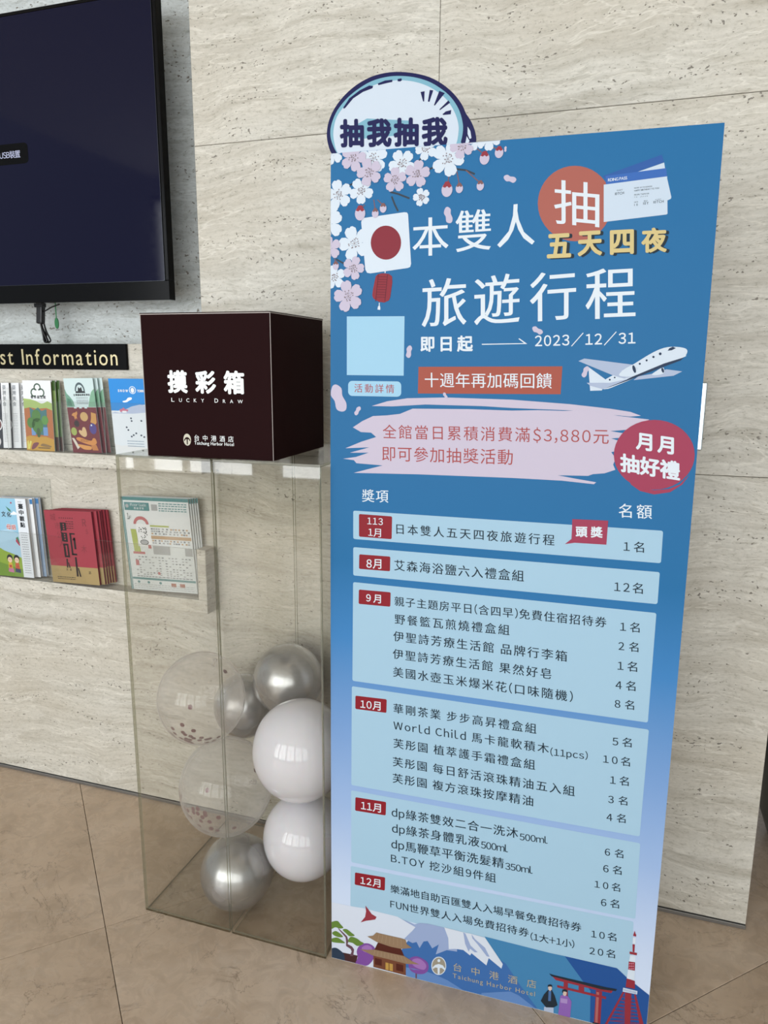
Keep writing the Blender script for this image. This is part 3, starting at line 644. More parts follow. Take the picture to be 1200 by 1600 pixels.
# -- lower rack: floor guide sheets
fp = (-1.4474, -.0321, .7510, .2321, .2977, -.0700, -.0200, .0374)
tealm = mat('guide_teal', '#4d8588', .5); gw = mat('guide_white', '#d9dee0', .5); tan_ = mat('guide_tan', '#b89a78', .5); pink = mat('guide_pink', '#b8686c', .5); grn = mat('guide_green', '#a6b25c', .5); lg = mat('guide_grey', '#a3a6a8', .5)
for k, (lab, dy) in enumerate((('floor guide sheet with teal border and coloured map, front copy', 0.), ('floor guide sheet behind the front one, seen by its edge', .0055), ('floor guide sheet in the middle of the stack', .011), ('floor guide sheet in the rear half of the stack', .0165), ('rearmost floor guide sheet of the stack, against the wall', .022))):
    t, F = book('map_sheet', fp, .0040, gw, lg, lab, 'leaflet', 'floor guide sheets in the lower rack', dy-.0040, .0045*k)
    if k: 
        F.rect('teal_edge', 0, 0, .03, 1, tealm, 1, t); F.rect('teal_edge', 0, .95, 1, 1, tealm, 1, t); continue
    F.polys('border', [[(0, 0), (.035, 0), (.035, 1), (0, 1)], [(0, .965), (1, .965), (1, 1), (0, 1)]], tealm, 1, t)
    F.rect('border_line', .018, 0, .023, .98, gw, 2, t); F.rect('header', .05, .86, .42, .945, tealm, 2, t)
    F.text('Floor Guide', .14, .905, .38, .935, gw, 4, t, 0.); F.text('樓層導覽', .19, .872, .34, .895, gw, 4, t, .01)
    F.ell('logo_spot', .09, .905, .025, .02, lg, 4, t)
    F.rect('header_block', .45, .865, .54, .93, lg, 2, t); rows(F, t, .56, .97, [.935, .912, .885, .862], .010, tealm, 2, rnd)
    F.text('1', .07, .765, .10, .83, dk, 3, t, .01); F.text('F', .105, .765, .135, .80, dk, 3, t, 0.)
    arch = [(.27+.115*math.cos(a), .715+.085*math.sin(a)) for a in [math.pi*i/12 for i in range(13)]]+[(.27+.075*math.cos(a), .715+.05*math.sin(a)) for a in [math.pi*(12-i)/12 for i in range(13)]]
    F.poly('arch', arch, pink, 3, t); F.poly('lawn', [(.10, .66), (.18, .66), (.22, .42), (.12, .42)], grn, 3, t)
    F.rect('food_court', .19, .48, .40, .72, wht, 3, t)
    for i in range(26): F.ell('tree_spot', .22+rnd.random()*.13, .56+rnd.random()*.12, .008, .007, dk, 5, t, 6)
    F.ell('pond', .29, .525, .065, .028, dk, 4, t); F.ell('pond', .29, .525, .055, .022, lg, 5, t)
    F.rect('passage', .40, .565, .99, .60, tan_, 3, t); F.rect('passage', .40, .695, .68, .712, grn, 3, t)
    F.rect('atrium', .41, .40, .66, .49, lg, 3, t); F.rect('atrium', .88, .40, .99, .48, lg, 3, t)
    cells = {'a': [], 'b': [], 'c': []}
    for yy in (.515, .54, .615, .64, .665):
        x = .41
        while x < .97: cells[rnd.choice('aabc')].append([(x, yy), (x+.028, yy), (x+.028, yy+.016), (x, yy+.016)]); x += rnd.choice((.035, .05, .06))
    for yy in (.17, .19, .215, .24, .27, .30, .33, .36):
        x = .12
        while x < .95:
            if rnd.random() < .6: cells[rnd.choice('aaab')].append([(x, yy), (x+.03, yy), (x+.03, yy+.012), (x, yy+.012)])
            x += .05
    F.polys('shop_cells', cells['a'], lg, 4, t); F.polys('shop_cells', cells['b'], gy, 4, t)
    if cells['c']: F.polys('shop_cells', cells['c'], tan_, 4, t)
    for x0, y0, x1, y1 in ((.10, .395, .28, .42), (.34, .46, .385, .50), (.12, .27, .17, .33), (.44, .18, .475, .21)): F.rect('shop_block', x0, y0, x1, y1, pink, 5, t)
    F.rect('foot_band', .04, .115, .99, .138, tealm, 3, t)
    for x in (.13, .28, .46): F.ell('foot_mark', x, .088, .02, .014, tealm, 4, t, 12)
    for x in (.62, .75): F.rect('foot_square', x, .055, x+.075, .095, mat('guide_rust', '#a5634f', .5), 4, t)
    rows(F, t, .06, .97, [.02, .04, .06], .006, lg, 4, rnd); rows(F, t, .12, .95, [.148], .010, gy, 4, rnd)

# ------------------------------------------------------------------ clear display stand
ax0, ax1, ay0, ay1, azt = -1.1525, -.6275, -.4445, -.012, 1.2330
xm = -.8935; th = .0055
st = empty('display_stand', (-.89, -.23, 0), 'tall clear acrylic display stand carrying the brown box, balloons inside', 'stand')
for a, b in ((ax0, xm-.0032), (xm+.0032, ax1)):
    sheet('front_panel', (a, ay0, 0), (b, ay0+th, azt-th), st)
    sheet('back_panel', (a, ay1-th, 0), (b, ay1, azt-th), st)
    sheet('top_panel', (a, ay0, azt-th+.0002), (b, ay1, azt), st)
    sheet('bottom_panel', (a+th, ay0+th+.0002, .0005), (b-(th if b > -.7 else 0), ay1-th-.0002, .0005+th), st)
sheet('left_panel', (ax0, ay0+th+.0002, 0), (ax0+th, ay1-th-.0002, azt-th), st)
sheet('right_panel', (ax1-th, ay0+th+.0002, 0), (ax1, ay1-th-.0002, azt-th), st)

# ------------------------------------------------------------------ balloons
def balloon(c, r, rz, m, label, confetti=None, knot=(0, .3, 1)):
    t = empty('balloon', c, label, 'balloon', None)
    bm = bmesh.new(); bmesh.ops.create_uvsphere(bm, u_segments=48, v_segments=32, radius=1)
    kd = Vector(knot).normalized(); Mq = Vector((0, 0, 1)).rotation_difference(kd).to_matrix().to_4x4()
    for v in bm.verts:
        z = v.co.z; f = 1+.05*z*z*z if z > 0 else 1
        v.co = Vector((v.co.x*r*(1-.03*max(z, 0)), v.co.y*r*(1-.03*max(z, 0)), z*r*f))
    bmesh.ops.transform(bm, matrix=Matrix.Diagonal((1, 1, rz/r, 1)) @ Mq, verts=bm.verts)
    bmesh.ops.translate(bm, verts=bm.verts, vec=Vector(c))
    bm_obj('skin', bm, m, t, smooth=True)
    # knot and lip at the mouth
    bm = bmesh.new(); tip = Vector(c)+Vector((kd.x*r, kd.y*r, kd.z*rz))*1.035
    tube(bm, [tip-kd*.006, tip, tip+kd*.004, tip+kd*.008, tip+kd*.014], [.006, .0035, .005, .003, .0075], 10); bm_obj('knot', bm, m, t, smooth=True)
    if confetti:
        cm, n, seed, lean, pr_ = confetti; rg = random.Random(seed)
        me = None
        for k in range(n):
            if k < n*.86:
                th_ = rg.gauss(lean, .42); ph = math.pi*.5+pr_[0]+(pr_[1]-pr_[0])*rg.random()**.7
            else: th_ = rg.uniform(0, 6.28); ph = rg.uniform(.6, 2.4)
            d = Vector((math.sin(ph)*math.cos(th_), math.sin(ph)*math.sin(th_), math.cos(ph)))
            pos = Vector((d.x*r, d.y*r, d.z*rz))*.985
            if me is None:
                b2 = bmesh.new(); bmesh.ops.create_circle(b2, cap_ends=True, radius=.0062, segments=14)
                me = bpy.data.meshes.new('confetti_disc'); b2.to_mesh(me); b2.free(); me.materials.append(cm)
            o = bpy.data.objects.new('confetti_disc', me); C.objects.link(o); o.parent = t
            o.location = pos; o.rotation_euler = d.to_track_quat('Z', 'Y').to_euler()
    return t
silver = mat('silver_latex', '#a9a8a6', .25, .72, coat=.25); whitel = mat('white_latex', '#d9d8e0', .09, spec=.5, coat=.2)
whitel.node_tree.nodes['Principled BSDF'].inputs['Subsurface Weight'].default_value = .15
whitel.node_tree.nodes['Principled BSDF'].inputs['Subsurface Scale'].default_value = .02
clb = clear('clear_latex', (.985, .975, .965), .03, .10, 1.45, (.92, .89, .86), .42)
clb2 = clear('milky_clear_latex', (.98, .975, .97), .03, .13, 1.45, (.92, .90, .88), .42)
rose = mat('rose_gold_foil', '#5e2527', .4, .1)
G_ = None
balloon((-.924, -.350, .1055), .0970, .0975, silver, 'silver balloon at the bottom left of the stand', knot=(.6, .8, .1))
balloon((-.760, -.276, .200), .1085, .1150, whitel, 'lower white balloon in the stand, close to the poster', knot=(.3, .9, .2))
balloon((-.755, -.298, .465), .1230, .1330, whitel, 'upper white balloon in the stand, the larger of the two white ones', knot=(.2, .95, .3))
balloon((-.872, -.122, .569), .0985, .1015, silver, 'silver balloon at the top right of the stand', knot=(0, 1, .3))
balloon((-1.020, -.117, .462), .0860, .0950, silver, 'silver balloon at the back, seen through the clear ones', knot=(.2, .9, -.2))
balloon((-1.031, -.317, .575), .1150, .1230, clb, 'upper clear balloon with rose confetti in the stand', (rose, 38, 3, -1.35, (.14, .85)), knot=(-.2, .9, .4))
balloon((-.983, -.290, .312), .1260, .1330, clb2, 'lower clear balloon with rose confetti in the stand, above the bottom silver one', (rose, 40, 8, -1.95, (-.18, .62)), knot=(.1, .9, -.4))

# ------------------------------------------------------------------ the lucky draw box
maroon = mat('maroon_card', '#200d0e', .55, spec=.03); wcard = mat('card_core', '#a79f9a', .7); lw_ = mat('box_print', '#e4e8e8', .5); bt_ = mat('box_taupe', '#bdb8a6', .5)
yb = math.atan2(.0085, .324)
O = Vector((-1.0715, -.4335, azt+.0003)); ea = Vector((math.cos(yb), math.sin(yb), 0)); eb = Vector((-math.sin(yb), math.cos(yb), 0)); ec = Vector((0, 0, 1))
BW, BD, BH = .3245, .3065, .3200
bx = empty('lucky_draw_box', O+ea*BW/2+eb*BD/2, 'dark brown cardboard draw box with white lettering on the clear stand', 'box')
MB_ = Matrix(((ea.x, eb.x, 0, O.x), (ea.y, eb.y, 0, O.y), (0, 0, 1, O.z), (0, 0, 0, 1)))
def face(nm, a, b, m=maroon, bev=.0004): return box(nm, a, b, m, bx, bev=bev, M=MB_)
t_ = .003
face('front_face', (t_, 0, 0), (BW-t_, t_, BH)); face('back_face', (t_, BD-t_, 0), (BW-t_, BD, BH))
face('left_face', (0, t_, 0), (t_, BD-t_, BH)); face('right_face', (BW-t_, t_, 0), (BW, BD-t_, BH))
face('base', (t_, t_, 0), (BW-t_, BD-t_, t_)); 
face('lid', (0, 0, BH), (BW, BD, BH+t_)); face('draw_slot', (BW*.32, BD*.32, BH+t_), (BW*.68, BD*.68, BH+t_+.0006), mat('slot_black', '#070505', .9))
bm = bmesh.new()
for x in (.0009, BW-.0009-.0012): add_box(bm, (x, .0009, 0), (x+.0012, .0021, BH), 0, MB_)
add_box(bm, (0, -.0003, BH-.0008), (BW, .0006, BH+.0010), 0, MB_); add_box(bm, (BW-.0006, 0, BH-.0008), (BW+.0003, BD, BH+.0010), 0, MB_)
bm_obj('worn_edges', bm, wcard, bx)
F = Frame(O, ea*BW, ec*BH)
F.text('摸彩箱', 0.1995, 0.4541, 0.7961, 0.6157, lw_, 3, bx, 0.04)
F.text('~L', 0.2228, 0.3940, 0.2465, 0.4211, lw_, 3, bx, 0.0)
F.text('~UCKY', 0.2848, 0.3936, 0.4820, 0.4190, lw_, 3, bx, 0.0)
F.text('~D', 0.5642, 0.3941, 0.5914, 0.4223, lw_, 3, bx, 0.0)
F.text('~RAW', 0.6283, 0.3929, 0.7796, 0.4170, lw_, 3, bx, 0.0)
F.text('台 中 港 酒 店', 0.3933, 0.1210, 0.6991, 0.1632, lw_, 3, bx, 0.004)
F.text('~Taichung Harbor Hotel', 0.3912, 0.0860, 0.7005, 0.1165, lw_, 3, bx, 0.01)
lo = F.ell('logo', 0.3347, 0.1262, 0.0303, 0.0427, bt_, 2, bx, 24)
F.poly('logo_figure', [(0.3347+0.0303*x, 0.1262+0.0427*y) for x, y in [(-.85, -.1), (-.5, .3), (0, .45), (.5, .3), (.85, -.1), (.75, -.3), (.4, .05), (.15, .1), (.12, -.8), (-.12, -.8), (-.15, .1), (-.4, .05), (-.75, -.3)]], maroon, 4, lo)

# ------------------------------------------------------------------ the poster
x0_, y0_, TH, LE, W_, H_, K1, K2, K3 = -.6152, -.4355, .0222, .0207, .7376, 1.8662, .0048, -.0045, -.0201
pe_ = Vector((math.cos(TH), math.sin(TH), 0)); pn0 = Vector((-math.sin(TH), math.cos(TH), 0))
pup = Vector((0, 0, 1))*math.cos(LE)+pn0*math.sin(LE); pn = pn0*math.cos(LE)-Vector((0, 0, 1))*math.sin(LE)
def S(u, v, off=0.):
    """point on the slightly bowed board: u, v in metres from its lower left corner, off = distance out of its face"""
    U = u/W_; V = v/H_
    return Vector((x0_, y0_, 0))+pe_*u+pup*v+pn*(K1*U*V+K2*4*V*(1-V)*(1-U)+K3*4*V*(1-V)*U)-pn*off
LZ = .00016
ps = empty('poster', (x0_+W_/2, y0_, 0), 'tall blue prize list poster on a foam board, leaning beside the clear stand', 'poster')
NU, NV = 8, 22
V = []; Fc = []; TK = .008
for o_ in (0, -TK):
    for j in range(NV+1):
        for i in range(NU+1): V.append(S(W_*i/NU, max(H_*j/NV, .0), o_))
idx = lambda l, i, j: l*(NU+1)*(NV+1)+j*(NU+1)+i
mi = []
for j in range(NV):
    for i in range(NU):
        Fc.append((idx(0, i, j), idx(0, i+1, j), idx(0, i+1, j+1), idx(0, i, j+1))); mi.append(0)
        Fc.append((idx(1, i, j+1), idx(1, i+1, j+1), idx(1, i+1, j), idx(1, i, j))); mi.append(1)
for j in range(NV):
    Fc.append((idx(1, 0, j), idx(0, 0, j), idx(0, 0, j+1), idx(1, 0, j+1))); mi.append(1)
    Fc.append((idx(0, NU, j), idx(1, NU, j), idx(1, NU, j+1), idx(0, NU, j+1))); mi.append(1)
for i in range(NU):
    Fc.append((idx(0, i, NV), idx(0, i+1, NV), idx(1, i+1, NV), idx(1, i, NV))); mi.append(1)
    Fc.append((idx(1, i, 0), idx(1, i+1, 0), idx(0, i+1, 0), idx(0, i, 0))); mi.append(1)
# the printed ground: blue running into pale blue at the foot (ink colours)
gm_ = bpy.data.materials.new('poster_ground'); gm_.use_nodes = True; nt = gm_.node_tree
b = nt.nodes['Principled BSDF']; geo = nt.nodes.new('ShaderNodeNewGeometry'); sx = nt.nodes.new('ShaderNodeSeparateXYZ'); nt.links.new(geo.outputs['Position'], sx.inputs[0])
dv = nt.nodes.new('ShaderNodeMath'); dv.operation = 'DIVIDE'; nt.links.new(sx.outputs['Z'], dv.inputs[0]); dv.inputs[1].default_value = 1.9
rp_ = ramp(nt, dv.outputs[0], [(z/1.9, lin(c)) for z, c in ((0, '#ccd6e6'), (.20, '#bac8de'), (.42, '#92abd0'), (.60, '#7496c4'), (.84, '#3d79b0'), (1.02, '#226596'), (1.35, '#1f6292'), (1.87, '#236697'))])
nt.links.new(rp_.outputs['Color'], b.inputs['Base Color']); b.inputs['Roughness'].default_value = .45; b.inputs['Specular IOR Level'].default_value = .15
foam = mat('foam_edge', '#d8dce0', .7)
mesh_obj('board', V, Fc, [gm_, foam], ps, mi=mi)
def dim(c, k=.88): return tuple(int(c[i:i+2], 16)/255*k for i in (1, 3, 5))
PAL = {'card': '#aed2e8', 'tag': '#93222d', 'white': '#e9f3fb', 'ink': '#233440', 'crimson': '#a8405c', 'blush': '#d3c9dc', 'rust': '#b2504f', 'brick': '#ae5848', 'paleblue': '#a9d8f2',
 'terracotta': '#b5685c', 'shade': '#20303c', 'gold': '#dfcb8e', 'ticketdark': '#3563ad', 'ticketwhite': '#d4e4f4', 'ticketblue': '#3f70c0', 'planegrey': '#b4c2dc', 'planewhite': '#dce9f6', 'planenavy': '#2a3c58',
 'flagwhite': '#e2eefa', 'flagred': '#8e2f3c', 'lantern': '#96303c', 'lanterndark': '#6e2230', 'cloud': '#dfe7f5', 'fujiblue': '#4171b2', 'fujilight': '#688fc8', 'teal': '#4788b8', 'navy': '#28579c',
 'snowshade': '#a0b2d8', 'snow': '#e1e9f5', 'birdred': '#9c3a46', 'pine': '#6a8a3c', 'bark': '#6c4c58', 'rock': '#2e3e52', 'soil': '#4a2c2c', 'plum': '#8452a2', 'plumlight': '#a878bc', 'wood': '#7a4a35',
 'doorgold': '#c69c50', 'wooddark': '#57281f', 'roof': '#9c8064', 'rooflight': '#ae9478', 'taupe': '#a39a88', 'champagne': '#bdb398', 'hakama': '#b9c6de', 'coat': '#26303a', 'kimonoblue': '#4f74a8', 'skin': '#e0c8b8',
 'kimono': '#9468b8', 'kimonolight': '#b294cc', 'red': '#9c3440', 'redlight': '#b86c68', 'pinkdot': '#d88aa0', 'topcyan': '#86bdd2', 'topwhite': '#dbe8f6', 'topnavy': '#1d1f55', 'pink': '#d2c9de', 'stem': '#86605f', 'twig': '#3a4552', 'dot': '#8f8288'}
def ink(c): return mat('print_'+c, dim(PAL[c]), .45, spec=.15)
LX, LY = [W_*i/NU for i in range(1, NU)], [H_*j/NV for j in range(1, NV)]
def print_bm(pts_list, lay, clip=True):
    bm = bmesh.new()
    for pts in pts_list:
        ar = sum(p[0]*q[1]-q[0]*p[1] for p, q in zip(pts, pts[1:]+pts[:1]))
        if ar < 0: pts = pts[::-1]
        bm.faces.new([bm.verts.new((x, y, 0)) for x, y in pts])
    xs = [v.co.x for v in bm.verts]; ys = [v.co.y for v in bm.verts]
    def cut(co, no, clear=False):
        g = list(bm.verts)+list(bm.edges)+list(bm.faces)
        bmesh.ops.bisect_plane(bm, geom=g, plane_co=co, plane_no=no, clear_outer=clear)
    if clip:
        if min(xs) < .0004: cut((.0004, 0, 0), (-1, 0, 0), True)
        if max(xs) > W_-.0004: cut((W_-.0004, 0, 0), (1, 0, 0), True)
        if min(ys) < .001: cut((0, .001, 0), (0, -1, 0), True)
        if max(ys) > H_-.0004: cut((0, H_-.0004, 0), (0, 1, 0), True)
        for x in LX:
            if min(xs) < x < max(xs): cut((x, 0, 0), (1, 0, 0))
        for y in LY:
            if min(ys) < y < max(ys): cut((0, y, 0), (0, 1, 0))
    for v in bm.verts: v.co = S(v.co.x, v.co.y, lay*LZ+.00005)
    return bm
def put_bm(name, bm, m, parent):
    o_ = ORG[parent.name]; bmesh.ops.translate(bm, verts=bm.verts, vec=-o_)
    me = bpy.data.meshes.new(name); bm.to_mesh(me); bm.free(); return link(name, me, m, parent)
def uvtext(s, bold, lay, BL, BR, TL, m, parent, name='lettering'):
    vs, fs = text_uv(s, bold, BL, BR, TL)
    return mesh_obj(name, [S(x, y, lay*LZ+.00005+k) for (x, y), k in zip(vs, lift(len(vs)))], fs, m, parent)
mm = lambda pts: [(x/1000, y/1000) for x, y in pts]
def rounded(q, r):
    """quad with rounded corners"""
    if not r: return q
    out = []
    for i in range(4):
        p = Vector(q[i]); a = (Vector(q[i-1])-p).normalized(); b = (Vector(q[(i+1) % 4])-p).normalized()
        for k in range(6):
            t = k/5*math.pi/2; out.append(tuple(p+(a+b)*r-(a*math.sin(math.pi/2-t)*0)-a*r*math.sin(t)-b*r*math.sin(math.pi/2-t)))
    return out
ART = {'out':[
['Q','prize_row','card',1,4,[[53.8,1069.1],[689.6,1071.0],[688.9,1135.1],[53.5,1132.4]]],
['Q','prize_row','card',1,4,[[54.2,986.4],[689.2,988.6],[688.9,1053.1],[53.9,1050.8]]],
['Q','prize_row','card',1,4,[[53.2,738.3],[689.0,740.0],[688.6,970.5],[54.0,971.1]]],
['Q','prize_row','card',1,4,[[51.2,478.5],[691.1,484.7],[692.2,725.2],[51.9,725.1]]],
['Q','prize_row','card',1,4,[[51.5,276.6],[696.0,288.8],[693.5,469.4],[50.7,465.1]]],
['Q','prize_row','card',1,4,[[49.1,156.3],[696.4,137.4],[693.1,281.5],[49.9,266.3]]],
['Q','month_tag','tag',2,3,[[67.3,1075.4],[142.3,1075.4],[142.7,1125.6],[66.9,1125.8]]],
['Q','month_tag','tag',2,3,[[67.7,1002.7],[139.7,1003.7],[139.9,1036.7],[68.1,1035.7]]],
['T','8月','white',3,0.012,[[85.2,1005.3],[119.8,1007.1],[85.0,1027.0]]],
['Q','month_tag','tag',2,3,[[67.3,922.2],[141.4,923.5],[141.9,956.5],[67.7,955.4]]],
['T','9月','white',3,0.012,[[85.2,928.5],[119.7,928.5],[85.1,947.9]]],
['Q','month_tag','tag',2,3,[[60.5,671.0],[135.4,673.0],[135.8,705.8],[60.7,703.4]]],
['T','10月','white',3,0.012,[[73.1,674.5],[121.6,675.9],[72.9,695.5]]],
['Q','month_tag','tag',2,3,[[60.9,414.6],[136.4,417.6],[137.2,452.1],[61.5,449.5]]],
['T','11月','white',3,0.012,[[75.6,420.0],[124.8,421.8],[75.5,442.1]]],
['Q','month_tag','tag',2,3,[[60.2,218.4],[136.0,220.3],[136.8,255.9],[61.0,251.5]]],
['T','12月','white',3,0.012,[[74.9,222.7],[125.2,225.4],[74.7,244.2]]],
['T','113','white',3,0.01,[[86.3,1104.5],[122.0,1104.9],[86.2,1119.6]]],
['T','1月','white',3,0.01,[[88.8,1077.6],[118.1,1077.7],[88.6,1096.1]]],
['T','日本雙人五天四夜旅遊行程','ink',3,0.0095,[[152.9,1088.0],[486.3,1089.2],[152.1,1110.7]]],
['T','艾森海浴鹽六入禮盒組','ink',3,0.0095,[[149.4,1006.8],[428.7,1008.5],[148.7,1030.8]]],
['T','親子主題房平日(含四早)免費住宿招待券','ink',3,0.0095,[[151.2,926.7],[597.1,929.3],[150.3,948.9]]],
['T','野餐籃瓦煎燒禮盒組','ink',3,0.0095,[[152.4,885.3],[404.1,889.6],[151.7,908.6]]],
['T','伊聖詩芳療生活館 品牌行李箱','ink',3,0.0095,[[149.7,845.7],[524.2,847.3],[148.9,869.2]]],
['T','伊聖詩芳療生活館 果然好皂','ink',3,0.0095,[[149.1,804.5],[494.7,805.0],[148.3,827.9]]],
['T','美國水壺玉米爆米花(口味隨機)','ink',3,0.0095,[[150.3,761.8],[540.5,761.0],[149.4,786.1]]],
['T','華剛茶業 步步高昇禮盒組','ink',3,0.0095,[[152.3,675.7],[469.8,678.2],[151.6,699.1]]],
['T','World Child 馬卡龍軟積木','ink',3,0.0095,[[152.9,634.7],[497.9,637.6],[152.1,657.8]]],
['T','(11pcs)','ink',3,0.0095,[[501.5,630.2],[578.0,634.5],[500.3,653.1]]],
['T','芙彤園 植萃護手霜禮盒組','ink',3,0.0095,[[153.4,591.0],[470.9,594.9],[152.7,614.7]]],
['T','芙彤園 每日舒活滾珠精油五入組','ink',3,0.0095,[[152.5,545.4],[556.1,549.6],[151.7,569.2]]],
['T','芙彤園 複方滾珠按摩精油','ink',3,0.0095,[[152.5,504.2],[470.8,508.8],[151.8,528.4]]],
['T','dp綠茶雙效二合一洗沐','ink',3,0.0095,[[151.1,413.0],[441.8,421.3],[150.4,441.8]]],
['T','500ml','ink',3,0.0095,[[445.5,422.4],[505.9,426.5],[444.7,439.8]]],
['T','dp綠茶身體乳液','ink',3,0.0095,[[152.4,372.1],[357.4,380.8],[151.7,401.3]]],
['T','500ml','ink',3,0.0095,[[361.1,383.1],[421.3,386.3],[360.4,401.9]]],
['T','dp馬鞭草平衡洗髮精','ink',3,0.0095,[[151.1,331.1],[413.8,340.0],[150.4,360.7]]],
['T','350ml','ink',3,0.0095,[[417.0,342.9],[477.3,346.0],[416.2,360.9]]],
['T','B.TOY 挖沙組9件組','ink',3,0.0095,[[150.7,298.5],[397.3,303.9],[150.1,322.4]]],
['T','樂滿地自助百匯雙人入場早餐免費招待券','ink',3,0.0095,[[150.4,218.5],[587.9,227.3],[149.6,240.6]]],
['T','FUN世界雙人入場免費招待券','ink',3,0.0095,[[150.3,177.2],[475.9,184.0],[149.7,199.7]]],
['T','(1大+1小)','ink',3,0.0095,[[480.0,177.5],[575.6,182.2],[479.0,198.5]]],
['T','1名','ink',3,0.0095,[[619.4,1088.5],[657.3,1089.2],[618.0,1109.7]]],
['T','12名','ink',3,0.0095,[[607.1,1005.5],[660.9,1006.4],[605.6,1027.2]]],
['T','1名','ink',3,0.0095,[[623.6,925.0],[660.4,926.8],[622.2,945.6]]],
['T','2名','ink',3,0.0095,[[622.9,884.6],[661.0,886.2],[621.6,904.7]]],
['T','1名','ink',3,0.0095,[[624.1,842.6],[661.4,844.5],[622.7,863.6]]],
['T','4名','ink',3,0.0095,[[622.8,801.2],[661.1,803.5],[621.4,821.9]]],
['T','8名','ink',3,0.0095,[[623.7,761.1],[661.2,762.9],[622.4,781.2]]],
['T','5名','ink',3,0.0095,[[624.6,678.1],[662.0,681.1],[623.3,698.7]]],
['T','10名','ink',3,0.0095,[[608.8,636.4],[661.6,638.3],[607.5,656.5]]],
['T','1名','ink',3,0.0095,[[625.4,591.6],[662.2,594.5],[624.1,612.2]]],
['T','3名','ink',3,0.0095,[[624.4,547.4],[662.5,550.1],[623.1,567.4]]],
['T','4名','ink',3,0.0095,[[623.5,505.6],[661.7,509.4],[622.2,525.8]]],
['T','6名','ink',3,0.0095,[[625.2,424.4],[662.6,427.1],[623.9,444.3]]],
['T','6名','ink',3,0.0095,[[624.4,384.3],[661.7,387.2],[623.0,404.8]]],
['T','10名','ink',3,0.0095,[[609.0,343.2],[661.4,346.2],[607.8,362.9]]],
['T','6名','ink',3,0.0095,[[624.8,301.6],[662.0,305.7],[623.5,322.4]]],
['T','10名','ink',3,0.0095,[[609.3,219.1],[661.5,223.7],[608.1,239.6]]],
['T','20名','ink',3,0.0095,[[608.1,175.6],[661.6,180.9],[606.8,196.5]]],
['T','獎項','white',1,0.008,[[73.8,1153.1],[133.9,1154.8],[73.5,1180.7]]],
['T','名額','white',1,0.008,[[605.8,1155.4],[667.1,1156.5],[604.0,1182.9]]],
['P','first_prize_bubble','crimson',3,0,[[518.3,1146.1],[586.7,1147.7],[586.3,1099.4],[525.6,1098.4],[506.7,1094.3],[518.9,1105.8]]],
['T','頭獎','white',4,0.03,[[526.7,1110.3],[578.4,1112.4],[525.4,1132.8]]],
['P','brush_stroke','blush',1,0,[[51.7,1313.3],[72.7,1327.1],[97.0,1338.6],[126.9,1340.7],[156.3,1344.6],[183.6,1356.1],[298.5,1357.9],[389.3,1357.1],[440.8,1359.2],[489.0,1358.9],[514.0,1360.4],[549.3,1359.1],[591.4,1352.1],[648.7,1346.6],[632.9,1334.6],[617.3,1326.9],[579.7,1322.5],[604.9,1319.1],[599.6,1310.4],[582.1,1308.5],[602.5,1303.1],[598.9,1285.8],[583.8,1282.2],[592.8,1270.7],[588.9,1258.1],[593.6,1248.3],[574.1,1240.5],[552.5,1237.8],[543.5,1233.9],[484.7,1232.1],[520.8,1227.0],[559.6,1222.1],[555.4,1218.1],[493.3,1221.8],[395.2,1222.1],[194.7,1219.4],[54.1,1215.3],[86.7,1225.0],[119.8,1234.6],[60.3,1236.6],[54.4,1242.9],[29.7,1245.0],[58.7,1250.0],[87.8,1260.4],[45.2,1258.7],[89.1,1271.9],[34.8,1267.9],[71.6,1283.5],[104.3,1294.5],[93.1,1303.3],[70.0,1303.9]]],
['P','brush_stroke','blush',1,0,[[93.9,1359.6],[127.8,1370.1],[172.0,1377.3],[254.0,1380.4],[388.3,1378.6],[500.9,1372.2],[578.5,1365.0],[613.9,1360.1],[633.4,1353.3],[614.5,1351.1],[573.3,1354.2],[514.1,1360.0],[389.1,1362.2],[328.5,1364.6],[210.7,1365.2],[139.3,1359.7]]],
['T','全館當日累積消費滿$3,880元','rust',3,0.0,[[119.8,1290.7],[578.1,1296.1],[118.6,1321.9]]],
['T','即可參加抽獎活動','rust',3,0.0,[[118.8,1244.4],[395.3,1248.4],[117.9,1275.9]]],
['P','monthly_badge','crimson',2,0,[[733.6,1283.4],[733.5,1273.2],[731.7,1263.1],[728.2,1253.4],[723.1,1244.3],[716.5,1236.1],[708.5,1228.9],[699.4,1222.9],[689.3,1218.3],[678.5,1215.2],[667.2,1213.8],[655.7,1213.9],[644.4,1215.8],[633.4,1219.2],[623.2,1224.2],[613.8,1230.6],[605.7,1238.3],[599.0,1247.1],[593.9,1256.6],[590.5,1266.8],[588.9,1277.3],[589.2,1287.9],[591.3,1298.2],[595.1,1308.1],[600.6,1317.2],[607.6,1325.4],[615.9,1332.4],[625.3,1338.1],[635.6,1342.4],[646.5,1345.1],[657.7,1346.2],[669.0,1345.7],[680.1,1343.6],[690.7,1340.0],[700.5,1335.0],[709.5,1328.7],[717.2,1321.1],[723.6,1312.7],[728.6,1303.4],[731.9,1293.6]]],
['P','monthly_badge','crimson',2,0,[[620.3,1229.8],[641.0,1217.2],[666.9,1212.5],[693.0,1216.5],[711.6,1226.1],[727.1,1245.2],[716.2,1226.3],[695.8,1210.5],[667.5,1204.5],[641.5,1209.8],[624.3,1221.3]]],
['T','月月','white',4,0.035,[[628.5,1289.4],[697.3,1281.3],[626.2,1322.1]]],
['T','抽好禮','white',4,0.035,[[602.7,1245.1],[711.8,1232.8],[600.2,1281.4]]],
['Q','anniversary_banner','brick',1,0,[[194.2,1387.4],[482.3,1390.9],[482.8,1444.4],[194.3,1441.5]]],
